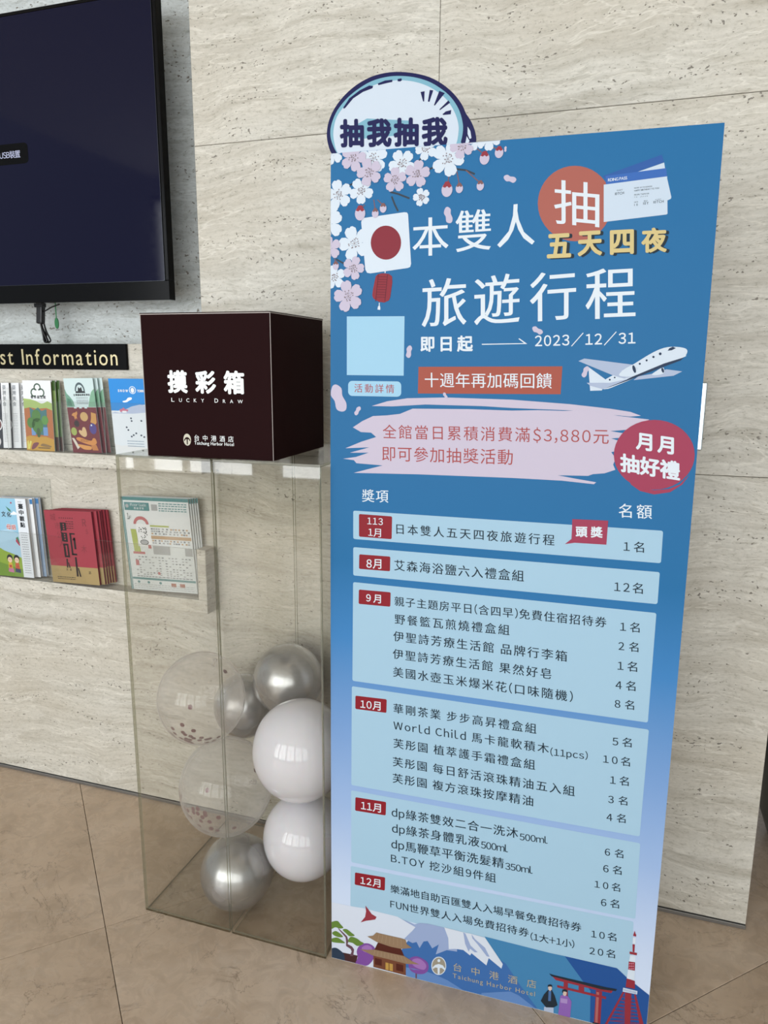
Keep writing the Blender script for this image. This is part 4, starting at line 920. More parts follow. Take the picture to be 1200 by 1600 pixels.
['T','十週年再加碼回饋','white',2,0.004,[[208.9,1400.4],[465.1,1401.7],[207.7,1430.0]]],
['Q','detail_button','paleblue',1,9,[[40.5,1379.8],[158.5,1379.9],[157.9,1411.5],[40.3,1411.3]]],
['T','活動詳情','rust',2,0.004,[[54.6,1387.4],[143.0,1386.9],[54.4,1405.7]]],
['Q','blank_code_plate','paleblue',1,0,[[37.3,1423.3],[162.9,1423.3],[162.4,1543.0],[36.7,1544.0]]],
['T','本','white',2,0.008,[[176.5,1659.2],[250.7,1660.3],[174.5,1732.0]]],
['T','雙','white',2,0.008,[[264.8,1664.6],[334.6,1666.3],[261.9,1741.8]]],
['T','人','white',2,0.008,[[346.9,1670.0],[418.5,1673.2],[343.4,1747.0]]],
['T','旅','white',2,0.008,[[199.2,1521.0],[291.5,1524.0],[196.4,1613.7]]],
['T','遊','white',2,0.008,[[307.0,1523.8],[396.7,1527.8],[303.1,1617.9]]],
['T','行','white',2,0.008,[[416.4,1528.9],[503.3,1533.3],[411.7,1619.7]]],
['T','程','white',2,0.008,[[521.1,1532.5],[611.3,1534.9],[515.3,1623.9]]],
['P','lottery_disc','terracotta',1,0,[[556.2,1740.4],[556.1,1730.0],[554.3,1719.9],[550.9,1710.4],[546.1,1701.6],[539.8,1693.9],[532.2,1687.4],[523.6,1682.2],[514.1,1678.5],[503.9,1676.4],[493.3,1676.0],[482.5,1677.3],[471.9,1680.2],[461.7,1684.8],[452.2,1690.8],[443.6,1698.1],[436.1,1706.7],[429.9,1716.1],[425.2,1726.3],[422.1,1736.9],[420.7,1747.6],[421.0,1758.2],[423.0,1768.5],[426.7,1778.1],[431.9,1786.8],[438.5,1794.4],[446.3,1800.8],[455.2,1805.7],[464.8,1809.1],[475.0,1810.9],[485.5,1811.0],[496.1,1809.5],[506.5,1806.4],[516.4,1801.8],[525.6,1795.8],[533.9,1788.5],[541.2,1780.2],[547.1,1771.0],[551.7,1761.1],[554.8,1750.8]]],
['T','抽','white',3,0.006,[[453.2,1710.1],[536.2,1698.3],[448.6,1789.0]]],
['T','五','shade',3,0.04,[[448.4,1644.6],[493.5,1645.4],[446.0,1689.4]]],
['T','五','gold',4,0.035,[[442.8,1646.4],[488.0,1647.2],[440.4,1690.8]]],
['T','天','shade',3,0.04,[[505.2,1646.2],[549.8,1646.9],[502.4,1691.9]]],
['T','天','gold',4,0.035,[[499.7,1648.0],[544.4,1648.7],[497.0,1693.2]]],
['T','四','shade',3,0.04,[[563.6,1647.0],[606.0,1647.2],[560.6,1691.6]]],
['T','四','gold',4,0.035,[[558.2,1648.8],[600.7,1649.0],[555.3,1693.0]]],
['T','夜','shade',3,0.04,[[618.8,1648.5],[663.0,1648.6],[615.6,1693.1]]],
['T','夜','gold',4,0.035,[[613.5,1650.3],[657.8,1650.3],[610.4,1694.5]]],
['T','即日起','white',2,0.03,[[197.7,1471.3],[306.3,1472.0],[196.7,1503.2]]],
['P','arrow','white',2,0,[[323.8,1487.4],[407.2,1488.5],[395.6,1496.7],[397.5,1497.8],[413.5,1487.0],[323.9,1485.4]]],
['T','2023/12/31','white',2,0.012,[[428.7,1480.1],[614.6,1485.2],[427.2,1505.5]]],
['P','boarding_pass','ticketdark',1,0,[[537.0,1789.8],[637.0,1819.9],[642.0,1806.9],[545.6,1778.2]]],
['P','boarding_pass','ticketwhite',1,0,[[595.7,1792.6],[642.0,1806.2],[644.3,1795.2],[658.4,1746.4],[658.0,1743.2],[653.1,1740.9],[592.8,1758.5]]],
['P','boarding_pass','ticketblue',2,0,[[541.6,1789.5],[645.9,1796.4],[648.8,1782.2],[543.2,1774.7]]],
['P','boarding_pass','ticketwhite',2,0,[[539.3,1774.4],[648.8,1782.1],[654.1,1717.6],[652.3,1716.2],[543.4,1708.3]]],
['T','~RDING PASS','white',3,0.01,[[546.5,1779.3],[580.1,1781.2],[546.2,1784.6]]],
['T','~FLIGHT','ink',3,0.01,[[563.4,1761.7],[573.5,1762.3],[563.3,1764.0]]],
['T','~10TCH','ink',3,0.01,[[560.5,1754.7],[576.2,1755.8],[560.2,1759.2]]],
['T','~NAME OF PASSENGER','ink',3,0.01,[[593.5,1764.0],[624.4,1765.5],[593.4,1766.2]]],
['T','~HAPPY BIRTHDAY TO YOU','ink',3,0.01,[[593.9,1759.1],[636.7,1761.5],[593.7,1761.8]]],
['T','~FROM: TAIWAN','ink',3,0.01,[[594.3,1752.0],[619.7,1753.2],[594.2,1754.5]]],
['T','~TO: JAPAN','ink',3,0.01,[[594.6,1747.7],[617.8,1748.6],[594.5,1750.2]]],
['T','~DATE','ink',3,0.01,[[595.2,1739.4],[601.8,1739.6],[595.0,1741.7]]],
['T','~10','ink',3,0.01,[[595.6,1733.8],[601.7,1734.0],[595.3,1737.7]]],
['T','~SEAT','ink',3,0.01,[[611.8,1740.5],[618.4,1740.6],[611.6,1742.7]]],
['T','~10Y','ink',3,0.01,[[611.0,1735.2],[620.4,1735.5],[610.7,1739.7]]],
['T','~FLIGHT','ink',3,0.01,[[631.5,1741.9],[641.3,1742.5],[631.4,1743.8]]],
['T','~10TCH','ink',3,0.01,[[628.6,1736.5],[646.1,1737.2],[628.3,1741.0]]],
['P','airplane_picture','planegrey',1,0,[[646.2,1431.4],[672.4,1440.2],[700.2,1436.6],[685.6,1428.5],[615.6,1419.7],[623.6,1426.8]]],
['P','airplane_picture','planegrey',2,0,[[512.4,1454.5],[523.1,1459.4],[611.6,1448.4],[622.4,1444.2],[615.2,1426.7],[598.5,1422.1],[576.8,1428.5]]],
['P','airplane_picture','planewhite',1,0,[[531.6,1443.6],[565.6,1419.6],[559.3,1399.5],[537.6,1398.5]]],
['P','airplane_picture','planewhite',2,1,[[558.4,1412.8],[566.5,1421.8],[605.6,1444.1],[641.6,1468.0],[663.5,1478.7],[681.7,1481.3],[700.0,1479.1],[706.1,1474.1],[704.1,1466.0],[697.4,1460.7],[623.6,1426.8],[590.7,1411.5],[563.4,1401.8],[533.5,1411.4]]],
['P','airplane_picture','planenavy',3,0,[[563.4,1402.3],[619.2,1428.9],[667.5,1450.9],[701.3,1462.2],[695.7,1456.4],[664.0,1443.4],[607.2,1419.6],[580.2,1408.7]]],
['P','airplane_picture','planegrey',3,0,[[530.1,1413.6],[573.4,1414.1],[607.0,1422.2],[582.2,1410.9],[561.3,1401.8],[537.0,1408.1]]],
['P','airplane_picture','planewhite',3,1,[[588.5,1429.1],[597.4,1439.6],[611.6,1448.0],[615.8,1448.5],[620.4,1435.5],[615.1,1427.1],[598.3,1426.1]]],
['P','airplane_picture','planewhite',3,1,[[647.3,1430.3],[656.1,1437.9],[666.0,1443.4],[668.9,1438.0],[667.8,1432.6],[656.7,1429.3]]],
['P','airplane_picture','planenavy',4,0,[[618.2,1440.2],[618.9,1436.6],[618.7,1434.0],[617.5,1433.0],[615.7,1434.0],[613.9,1436.6],[612.3,1440.2],[611.6,1443.8],[611.9,1446.4],[613.1,1447.4],[614.8,1446.4],[616.7,1443.8]]],
['P','airplane_picture','planenavy',4,0,[[668.2,1438.5],[668.7,1436.1],[668.4,1434.4],[667.5,1433.7],[666.1,1434.3],[664.8,1436.1],[663.7,1438.4],[663.3,1440.8],[663.6,1442.5],[664.5,1443.2],[665.8,1442.5],[667.2,1440.8]]],
['P','airplane_picture','planenavy',4,0,[[626.6,1450.1],[626.4,1449.1],[625.7,1448.4],[624.8,1448.1],[623.9,1448.3],[623.1,1449.1],[622.8,1450.0],[623.0,1451.0],[623.6,1451.7],[624.6,1452.0],[625.5,1451.7],[626.3,1451.0]]],
['P','airplane_picture','planenavy',4,0,[[638.2,1456.4],[638.0,1455.4],[637.4,1454.7],[636.5,1454.4],[635.5,1454.7],[634.8,1455.4],[634.5,1456.4],[634.7,1457.3],[635.3,1458.0],[636.2,1458.3],[637.2,1458.1],[637.9,1457.3]]],
['P','airplane_picture','planenavy',4,0,[[650.0,1462.7],[649.8,1461.6],[649.1,1460.8],[648.1,1460.5],[647.0,1460.8],[646.2,1461.6],[645.9,1462.6],[646.1,1463.7],[646.8,1464.5],[647.8,1464.8],[648.8,1464.5],[649.7,1463.7]]],
['P','airplane_picture','planenavy',4,0,[[661.9,1468.5],[661.7,1467.2],[660.9,1466.2],[659.7,1465.9],[658.4,1466.2],[657.4,1467.2],[657.0,1468.5],[657.3,1469.8],[658.1,1470.7],[659.3,1471.0],[660.6,1470.7],[661.5,1469.8]]],
['P','airplane_picture','planenavy',4,0,[[574.1,1419.9],[574.0,1419.0],[573.4,1418.3],[572.5,1418.1],[571.7,1418.3],[571.0,1419.0],[570.7,1419.8],[570.9,1420.7],[571.5,1421.4],[572.3,1421.6],[573.2,1421.4],[573.9,1420.8]]],
['P','airplane_picture','planenavy',4,0,[[582.6,1424.2],[582.5,1423.4],[582.0,1422.8],[581.2,1422.6],[580.5,1422.8],[579.9,1423.4],[579.7,1424.1],[579.8,1424.9],[580.3,1425.5],[581.1,1425.7],[581.8,1425.5],[582.4,1424.9]]],
['P','airplane_picture','planenavy',4,0,[[672.0,1474.0],[674.7,1478.7],[680.6,1481.3],[685.9,1478.7],[679.1,1474.9]]],
['P','flag_card','flagwhite',3,0,[[66.9,1729.7],[68.2,1736.2],[72.7,1738.2],[157.7,1745.0],[163.4,1744.2],[165.7,1740.7],[174.1,1645.5],[172.3,1639.4],[167.6,1637.5],[87.6,1629.2],[80.7,1630.6],[76.7,1637.0]]],
['P','flag_card','flagred',4,0,[[152.4,1687.0],[152.0,1681.3],[150.7,1675.8],[148.4,1670.7],[145.3,1666.1],[141.4,1662.2],[136.9,1659.0],[131.9,1656.7],[126.5,1655.4],[120.9,1655.1],[115.3,1655.8],[109.8,1657.5],[104.6,1660.1],[99.9,1663.6],[95.8,1667.9],[92.5,1672.7],[90.0,1678.1],[88.5,1683.7],[87.9,1689.5],[88.4,1695.3],[89.8,1700.8],[92.1,1705.9],[95.3,1710.5],[99.2,1714.4],[103.8,1717.5],[108.8,1719.7],[114.2,1720.9],[119.8,1721.2],[125.4,1720.4],[130.8,1718.7],[135.9,1716.0],[140.5,1712.6],[144.5,1708.4],[147.8,1703.6],[150.2,1698.3],[151.8,1692.7]]],
['P','paper_lantern_picture','lantern',4,0,[[99.4,1622.9],[104.2,1627.3],[114.0,1628.8],[127.5,1627.1],[134.4,1622.0],[135.2,1609.5],[131.2,1580.9],[128.4,1574.7],[118.7,1570.7],[107.0,1572.4],[95.1,1579.0],[92.4,1585.3],[93.9,1597.9]]],
['P','paper_lantern_picture','lanterndark',5,0,[[104.7,1622.8],[123.8,1621.6],[123.8,1620.5],[104.7,1621.7]]],
['P','paper_lantern_picture','lanterndark',5,0,[[104.2,1617.8],[123.3,1616.6],[123.3,1615.5],[104.2,1616.7]]],
['P','paper_lantern_picture','lanterndark',5,0,[[103.7,1612.8],[122.8,1611.6],[122.8,1610.5],[103.7,1611.7]]],
['P','paper_lantern_picture','lanterndark',5,0,[[103.1,1607.8],[122.3,1606.6],[122.3,1605.5],[103.2,1606.7]]],
['P','paper_lantern_picture','lanterndark',5,0,[[102.6,1602.8],[121.8,1601.6],[121.8,1600.5],[102.6,1601.7]]],
['P','paper_lantern_picture','lanterndark',5,0,[[102.1,1597.7],[121.3,1596.6],[121.3,1595.5],[102.1,1596.7]]],
['P','paper_lantern_picture','lanterndark',5,0,[[101.6,1592.7],[120.8,1591.6],[120.8,1590.5],[101.6,1591.6]]],
['P','paper_lantern_picture','lanterndark',5,0,[[101.1,1587.7],[120.2,1586.6],[120.3,1585.5],[101.1,1586.6]]],
['P','paper_lantern_picture','lanterndark',5,0,[[100.5,1582.6],[119.7,1581.5],[119.8,1580.5],[100.6,1581.6]]],
['P','paper_lantern_picture','lanterndark',5,0,[[104.2,1627.3],[105.8,1627.2],[100.7,1573.4],[99.1,1573.4]]],
['P','paper_lantern_picture','lanterndark',5,0,[[124.1,1626.7],[125.6,1626.7],[120.7,1573.1],[119.1,1573.1]]],
['P','paper_lantern_picture','flagwhite',5,0,[[117.7,1638.5],[120.6,1639.3],[124.5,1636.8],[123.2,1634.4],[120.7,1634.1],[120.7,1629.1],[118.4,1629.2],[118.3,1634.2],[119.7,1635.7],[121.6,1636.2],[120.6,1637.5],[118.7,1636.7]]],
['P','paper_lantern_picture','flagwhite',5,0,[[107.0,1570.6],[109.0,1570.6],[109.0,1565.1],[110.3,1561.5],[110.3,1556.1],[104.2,1557.1],[105.1,1562.5],[107.1,1565.2]]],
['P','sky_and_mountain','cloud',2,0,[[-10.1,155.7],[48.2,156.9],[84.3,159.8],[118.4,158.8],[168.0,158.3],[212.4,141.1],[186.2,96.7],[200.6,-33.0],[-31.6,-16.0]]],
['P','sky_and_mountain','fujiblue',3,0,[[170.8,53.7],[198.7,107.1],[276.0,138.0],[351.8,132.6],[426.8,102.0],[457.6,59.2],[518.9,-18.0],[279.7,-37.0],[176.6,-39.9]]],
['P','sky_and_mountain','fujilight',4,0,[[169.2,23.5],[212.1,27.0],[244.5,27.7],[264.4,24.8],[294.0,17.9],[330.9,1.9],[307.2,-22.0],[190.1,-21.9]]],
['P','sky_and_mountain','fujilight',4,0,[[374.1,6.5],[399.3,15.7],[440.7,30.4],[459.6,25.6],[497.6,2.5],[496.1,-10.4],[370.8,-23.3]]],
['P','sky_and_mountain','teal',2,0,[[376.3,159.6],[524.8,156.4],[558.3,157.4],[601.3,102.9],[617.5,84.1],[620.3,1.4],[634.8,-68.9],[514.1,-72.4],[497.7,3.5],[421.1,97.6]]],
['P','sky_and_mountain','navy',3,0,[[556.2,157.3],[667.1,157.7],[689.6,139.6],[735.9,109.6],[772.2,86.0],[763.6,-61.0],[622.5,-72.9],[615.9,83.7],[599.5,102.4]]],
['P','sky_and_mountain','snowshade',4,0,[[177.8,155.5],[210.3,147.5],[222.5,155.3],[242.2,158.5],[288.4,158.3],[312.6,151.1],[313.8,102.4],[289.7,100.0],[263.3,81.1],[270.0,109.8],[254.4,95.1],[243.0,112.1],[233.2,108.1],[223.7,87.5],[216.0,102.1],[206.1,96.7],[193.5,100.3],[186.0,103.3],[205.6,129.8],[212.9,141.3],[192.9,148.4]]],
['P','sky_and_mountain','snow',5,0,[[282.0,159.3],[327.1,157.9],[344.1,158.8],[377.8,157.0],[420.5,98.7],[417.9,85.8],[387.9,105.4],[383.3,84.6],[347.7,107.6],[344.7,100.7],[328.4,110.9],[309.1,108.8],[294.1,104.0],[292.3,132.9]]],
['P','sky_and_mountain','snowshade',6,0,[[327.1,157.9],[332.5,155.7],[345.0,127.6],[362.3,114.1],[355.0,112.1],[344.2,118.9],[341.2,109.5],[332.2,129.0]]],
['P','sky_and_mountain','snowshade',6,0,[[346.2,158.2],[355.0,147.2],[378.7,130.7],[389.9,109.5],[383.6,109.0],[361.7,134.6],[348.6,147.9]]],
['P','red_bird_picture','birdred',3,0,[[87.6,168.1],[95.7,159.2],[103.9,149.0],[116.1,144.2],[112.9,136.4],[102.4,131.9],[89.4,126.8],[75.5,118.8],[86.9,136.7],[89.3,152.3]]],
['P','pine_tree_picture','pine',5,1,[[-5.8,93.1],[2.3,102.2],[15.6,107.6],[23.5,100.6],[30.9,92.6],[20.9,88.0],[10.2,88.7],[-0.5,81.6]]],
['P','pine_tree_picture','pine',5,1,[[29.3,86.5],[39.4,91.1],[52.5,84.1],[60.4,78.5],[47.3,73.3],[38.0,78.9]]],
['P','pine_tree_picture','pine',5,1,[[1.6,70.8],[12.8,78.6],[30.1,68.3],[20.8,63.5],[7.5,64.6]]],
['P','pine_tree_picture','pine',5,1,[[-3.3,50.9],[12.8,60.9],[26.1,57.2],[35.4,51.1],[20.7,47.3],[2.0,45.2]]],
['P','pine_tree_picture','pine',5,1,[[43.3,57.5],[49.9,72.1],[65.6,72.0],[76.1,66.2],[84.0,62.6],[68.3,51.4],[55.2,56.4]]],
['P','pine_tree_picture','bark',4,0,[[16.9,89.0],[32.7,77.5],[40.7,71.0],[44.6,57.9],[42.0,50.0],[53.8,46.1],[59.1,38.9],[56.5,19.6],[47.8,18.1],[52.5,31.4],[49.9,37.9],[38.0,43.3],[38.0,56.1],[36.7,67.2],[18.2,85.1]]],
['P','garden_picture','rock',4,1,[[-3.4,22.1],[10.0,30.9],[23.3,26.4],[32.6,17.5],[31.3,-1.6],[-6.3,-1.7]]],
['P','garden_picture','soil',3,0,[[23.3,22.1],[68.3,24.3],[63.1,-5.9],[25.9,-4.6]]],
['P','blossom_tree_picture','plum',4,1,[[65.7,35.0],[70.9,50.6],[84.0,62.6],[99.5,65.4],[112.5,56.1],[110.1,29.9],[99.8,10.0],[88.1,1.0],[63.1,-1.6],[68.3,18.5]]],
['P','blossom_tree_picture','plumlight',5,1,[[78.8,49.9],[91.8,60.5],[104.8,56.9],[102.2,42.0],[84.0,39.9]]],
['P','blossom_tree_picture','plum',4,1,[[198.0,48.4],[211.6,61.1],[226.6,61.9],[244.1,52.8],[245.7,33.6],[234.7,19.3],[214.8,15.0],[199.6,23.5]]],
['P','blossom_tree_picture','plumlight',5,1,[[206.8,50.8],[224.1,58.4],[240.5,46.2],[234.6,30.5],[209.5,34.7]]],
['P','blossom_tree_picture','bark',4,0,[[214.8,16.4],[218.5,17.5],[218.3,0.4],[215.0,-0.5]]],
['P','pagoda_picture','wood',6,0,[[108.7,36.7],[190.6,35.1],[191.0,2.6],[108.9,3.9]]],
['P','pagoda_picture','doorgold',7,0,[[139.8,25.3],[158.2,25.3],[158.4,5.7],[139.9,5.4]]],
['P','pagoda_picture','wooddark',7,0,[[112.7,30.6],[130.2,30.6],[130.3,12.7],[112.8,12.1]]],
['P','pagoda_picture','wooddark',7,0,[[166.6,29.9],[184.4,29.7],[184.6,10.8],[166.8,10.6]]],
['P','pagoda_picture','wooddark',8,0,[[148.0,25.3],[149.5,25.1],[149.7,5.5],[148.2,5.7]]],
['P','pagoda_picture','wooddark',6,0,[[120.1,75.1],[177.5,75.1],[187.1,53.8],[111.3,53.0]]],
['P','pagoda_picture','roof',7,0,[[73.5,44.8],[91.8,47.2],[111.2,53.5],[186.6,55.7],[206.8,46.6],[224.9,43.2],[191.9,35.4],[153.8,36.2],[107.5,35.5]]],
['P','pagoda_picture','roof',7,0,[[93.0,84.8],[107.2,90.8],[116.1,102.1],[122.5,101.6],[178.4,102.4],[189.0,101.8],[192.4,90.2],[205.0,83.3],[178.8,73.5],[153.4,72.2],[117.6,75.8]]],
['P','pagoda_picture','rooflight',8,0,[[122.6,99.6],[123.6,99.6],[120.1,78.5],[119.1,78.5]]],
['P','pagoda_picture','rooflight',8,0,[[131.8,99.7],[132.8,99.6],[130.1,78.6],[129.1,78.6]]],
['P','pagoda_picture','rooflight',8,0,[[141.0,99.7],[142.0,99.7],[140.1,78.8],[139.1,78.8]]],
['P','pagoda_picture','rooflight',8,0,[[150.1,99.8],[151.1,99.7],[150.1,78.9],[149.0,78.9]]],
['P','pagoda_picture','rooflight',8,0,[[159.3,99.8],[160.3,99.8],[160.0,79.0],[159.0,79.0]]],
['P','pagoda_picture','rooflight',8,0,[[168.4,99.8],[169.4,99.8],[169.9,79.2],[168.9,79.2]]],
['P','pagoda_picture','rooflight',8,0,[[177.5,99.9],[178.5,99.9],[179.7,79.3],[178.7,79.3]]],
['P','pagoda_picture','rooflight',8,0,[[112.5,52.2],[113.6,52.2],[110.0,37.9],[109.0,37.9]]],
['P','pagoda_picture','rooflight',8,0,[[120.8,52.3],[121.8,52.3],[119.3,38.1],[118.3,38.1]]],
['P','pagoda_picture','rooflight',8,0,[[129.0,52.4],[130.1,52.4],[128.6,38.4],[127.6,38.4]]],
['P','pagoda_picture','rooflight',8,0,[[137.3,52.5],[138.3,52.5],[137.9,38.7],[136.9,38.7]]],
['P','pagoda_picture','rooflight',8,0,[[145.5,52.6],[146.5,52.6],[147.1,38.9],[146.1,38.9]]],
['P','pagoda_picture','rooflight',8,0,[[153.6,52.7],[154.6,52.7],[156.3,39.2],[155.3,39.2]]],
['P','pagoda_picture','rooflight',8,0,[[161.8,52.8],[162.8,52.8],[165.5,39.4],[164.5,39.4]]],
['P','pagoda_picture','rooflight',8,0,[[169.9,52.9],[170.9,52.9],[174.6,39.7],[173.6,39.7]]],
['P','pagoda_picture','rooflight',8,0,[[178.0,53.0],[179.0,53.0],[183.7,40.0],[182.7,40.0]]],
['P','pagoda_picture','rooflight',8,0,[[186.1,53.1],[187.1,53.1],[192.8,40.2],[191.8,40.2]]],
['P','pagoda_picture','flagwhite',6,0,[[108.9,3.3],[192.3,2.7],[192.3,-0.7],[99.8,-0.0]]],
['P','hotel_badge','flagwhite',5,0,[[289.0,56.9],[288.8,51.6],[287.7,46.3],[286.0,41.3],[283.6,36.7],[280.6,32.7],[277.3,29.6],[273.6,27.5],[269.9,26.4],[266.2,26.5],[262.7,27.7],[259.6,29.9],[257.0,33.1],[255.0,37.1],[253.8,41.8],[253.3,46.9],[253.6,52.3],[254.6,57.6],[256.4,62.6],[258.9,67.2],[261.8,71.1],[265.2,74.2],[268.8,76.3],[272.6,77.3],[276.2,77.2],[279.7,76.0],[282.8,73.8],[285.3,70.6],[287.3,66.6],[288.5,62.0]]],
['P','hotel_badge','taupe',6,0,[[287.2,56.4],[287.0,51.6],[286.0,46.8],[284.5,42.2],[282.3,38.0],[279.7,34.5],[276.6,31.7],[273.4,29.7],[270.0,28.8],[266.7,28.8],[263.6,29.9],[260.8,32.0],[258.5,34.9],[256.7,38.5],[255.6,42.8],[255.2,47.5],[255.4,52.3],[256.4,57.1],[258.0,61.7],[260.1,65.9],[262.8,69.4],[265.8,72.2],[269.1,74.1],[272.4,75.0],[275.7,74.9],[278.8,73.8],[281.6,71.8],[283.9,68.9],[285.6,65.3],[286.8,61.0]]],
['P','hotel_badge','flagwhite',7,0,[[256.1,43.5],[262.6,52.3],[271.1,57.5],[280.9,56.1],[287.2,48.1],[284.9,44.6],[278.7,48.5],[273.8,47.1],[273.6,30.3],[269.2,29.0],[268.4,46.1],[262.8,45.4],[257.9,39.8]]],
['P','hotel_badge','flagwhite',7,0,[[274.6,67.3],[274.3,65.5],[273.4,63.8],[272.0,62.6],[270.5,62.2],[269.1,62.6],[268.1,63.8],[267.8,65.5],[268.1,67.3],[269.0,69.1],[270.3,70.2],[271.8,70.7],[273.2,70.2],[274.2,69.1]]],
['T','台 中 港 酒 店','champagne',7,0.002,[[306.8,49.2],[498.3,55.0],[306.1,70.7]]],
['T','~Taichung Harbor Hotel','champagne',7,0.002,[[305.7,25.5],[496.4,29.9],[305.2,41.7]]],
['P','couple_picture','hakama',6,0,[[517.9,12.3],[538.7,17.1],[540.0,-11.4],[517.5,-15.5]]],
['P','couple_picture','coat',7,0,[[523.6,58.5],[532.9,61.3],[539.5,49.0],[547.2,25.5],[538.7,16.5],[522.2,12.1],[509.7,25.7],[515.9,44.8]]],
['P','couple_picture','kimonoblue',8,0,[[525.6,57.7],[531.4,59.4],[532.0,32.4],[526.1,30.6]]],
['P','couple_picture','skin',8,0,[[523.8,70.0],[532.6,72.6],[532.6,63.5],[528.9,57.8],[525.1,61.3]]],
['P','couple_picture','coat',9,0,[[523.2,66.4],[523.4,72.2],[528.0,75.8],[532.5,74.8],[533.3,68.8],[530.8,70.9],[525.5,69.3]]],
['P','couple_picture','kimono',7,0,[[552.2,52.8],[560.2,58.0],[569.7,55.1],[576.8,44.5],[576.1,-0.3],[549.4,-8.5],[550.9,32.3]]],
['P','couple_picture','kimonolight',8,0,[[552.5,46.6],[567.7,48.3],[567.9,36.0],[553.1,34.5]]],
['P','couple_picture','skin',8,0,[[556.9,67.0],[565.5,68.1],[564.8,58.0],[560.8,53.9],[557.4,57.2]]],
['P','couple_picture','coat',9,0,[[555.2,63.6],[555.8,69.5],[561.3,73.1],[566.0,71.1],[566.3,65.5],[562.5,66.7],[558.3,66.0],[557.2,60.5]]],
['P','gate_picture','red',5,0,[[557.3,91.1],[566.6,91.1],[568.3,49.1],[558.8,51.9]]],
['P','gate_picture','red',5,0,[[627.2,89.3],[640.2,89.0],[641.5,4.4],[627.8,2.9]]],
['P','gate_picture','redlight',6,0,[[628.4,85.4],[634.1,85.7],[635.5,5.3],[630.0,5.0]]],
['P','gate_picture','coat',6,0,[[624.7,4.0],[641.9,4.5],[642.3,-1.1],[624.4,-2.5]]],
['P','gate_picture','red',5,0,[[589.9,89.4],[601.8,89.6],[602.7,74.1],[590.7,74.2]]],
['P','gate_picture','red',6,0,[[543.4,78.0],[649.5,78.6],[649.2,72.3],[544.2,72.0]]],
['P','gate_picture','red',6,0,[[529.4,100.0],[663.2,100.0],[659.3,91.3],[636.8,89.9],[539.8,90.3]]],
['P','gate_picture','coat',7,0,[[524.6,103.1],[536.8,102.1],[647.3,103.1],[670.7,105.0],[668.4,99.3],[638.7,94.9],[530.0,97.9]]],
['P','tower_picture','red',5,0,[[696.9,260.3],[698.9,253.5],[700.3,251.7],[700.7,247.0],[694.4,246.9],[694.9,251.6]]],
['P','tower_picture','flagwhite',5,0,[[694.2,243.4],[700.5,243.8],[700.7,228.4],[695.0,227.7]]],
['P','tower_picture','red',5,0,[[694.7,226.2],[699.4,227.0],[699.9,207.6],[696.0,207.9]]],
['P','tower_picture','red',5,0,[[690.3,206.8],[705.2,207.2],[705.1,201.3],[690.3,200.9]]],
['P','tower_picture','flagwhite',5,0,[[691.8,198.6],[702.6,199.5],[703.1,183.5],[690.7,182.1]]],
['P','tower_picture','red',5,0,[[690.1,181.4],[702.9,183.4],[703.9,162.3],[690.3,161.6]]],
['P','tower_picture','flagwhite',5,0,[[689.9,161.0],[703.9,162.0],[704.8,137.2],[688.8,138.0]]],
['P','tower_picture','pinkdot',6,0,[[691.8,179.2],[693.6,177.5],[692.1,174.4],[690.4,176.6]]],
['P','tower_picture','pinkdot',6,0,[[692.2,172.8],[694.1,171.1],[692.5,168.0],[690.8,170.2]]],
['P','tower_picture','pinkdot',6,0,[[692.6,166.4],[694.5,164.7],[693.0,161.6],[691.3,163.8]]],
['P','tower_picture','pinkdot',6,0,[[695.4,180.2],[697.3,178.6],[695.8,175.4],[694.1,177.7]]],
['P','tower_picture','pinkdot',6,0,[[695.9,173.8],[697.7,172.2],[696.2,169.0],[694.5,171.3]]],
['P','tower_picture','pinkdot',6,0,[[696.3,167.4],[698.2,165.8],[696.6,162.6],[694.9,164.9]]],
['P','tower_picture','pinkdot',6,0,[[699.1,181.3],[701.0,179.6],[699.4,176.5],[697.7,178.7]]],
['P','tower_picture','pinkdot',6,0,[[699.5,174.9],[701.4,173.2],[699.9,170.1],[698.2,172.3]]],
['P','tower_picture','pinkdot',6,0,[[700.0,168.5],[701.8,166.9],[700.3,163.7],[698.6,165.9]]],
['P','tower_picture','red',5,0,[[688.8,138.5],[705.7,136.1],[707.1,116.4],[688.1,115.2]]],
['P','tower_picture','flagwhite',6,0,[[683.0,112.5],[712.6,112.6],[712.4,103.7],[682.7,102.5]]],
['P','tower_picture','navy',7,0,[[684.4,110.8],[685.3,110.8],[685.5,104.4],[684.6,104.5]]],
['P','tower_picture','navy',7,0,[[687.2,110.8],[688.1,110.8],[688.3,104.4],[687.4,104.5]]],
['P','tower_picture','navy',7,0,[[690.0,110.8],[690.9,110.8],[691.1,104.4],[690.2,104.5]]],
['P','tower_picture','navy',7,0,[[692.8,110.8],[693.6,110.8],[693.8,104.4],[693.0,104.5]]],
['P','tower_picture','navy',7,0,[[695.5,110.8],[696.4,110.7],[696.6,104.4],[695.7,104.5]]],
['P','tower_picture','navy',7,0,[[698.3,110.8],[699.2,110.7],[699.4,104.4],[698.5,104.5]]],
['P','tower_picture','navy',7,0,[[701.1,110.8],[701.9,110.7],[702.2,104.4],[701.3,104.5]]],
['P','tower_picture','navy',7,0,[[703.8,110.8],[704.7,110.7],[704.9,104.5],[704.0,104.5]]],
['P','tower_picture','navy',7,0,[[706.6,110.8],[707.5,110.7],[707.7,104.5],[706.8,104.5]]],
['P','tower_picture','navy',7,0,[[709.3,110.8],[710.2,110.7],[710.4,104.5],[709.6,104.5]]],
['P','tower_picture','red',5,0,[[687.7,101.8],[701.0,101.6],[704.0,18.4],[692.2,17.5]]],
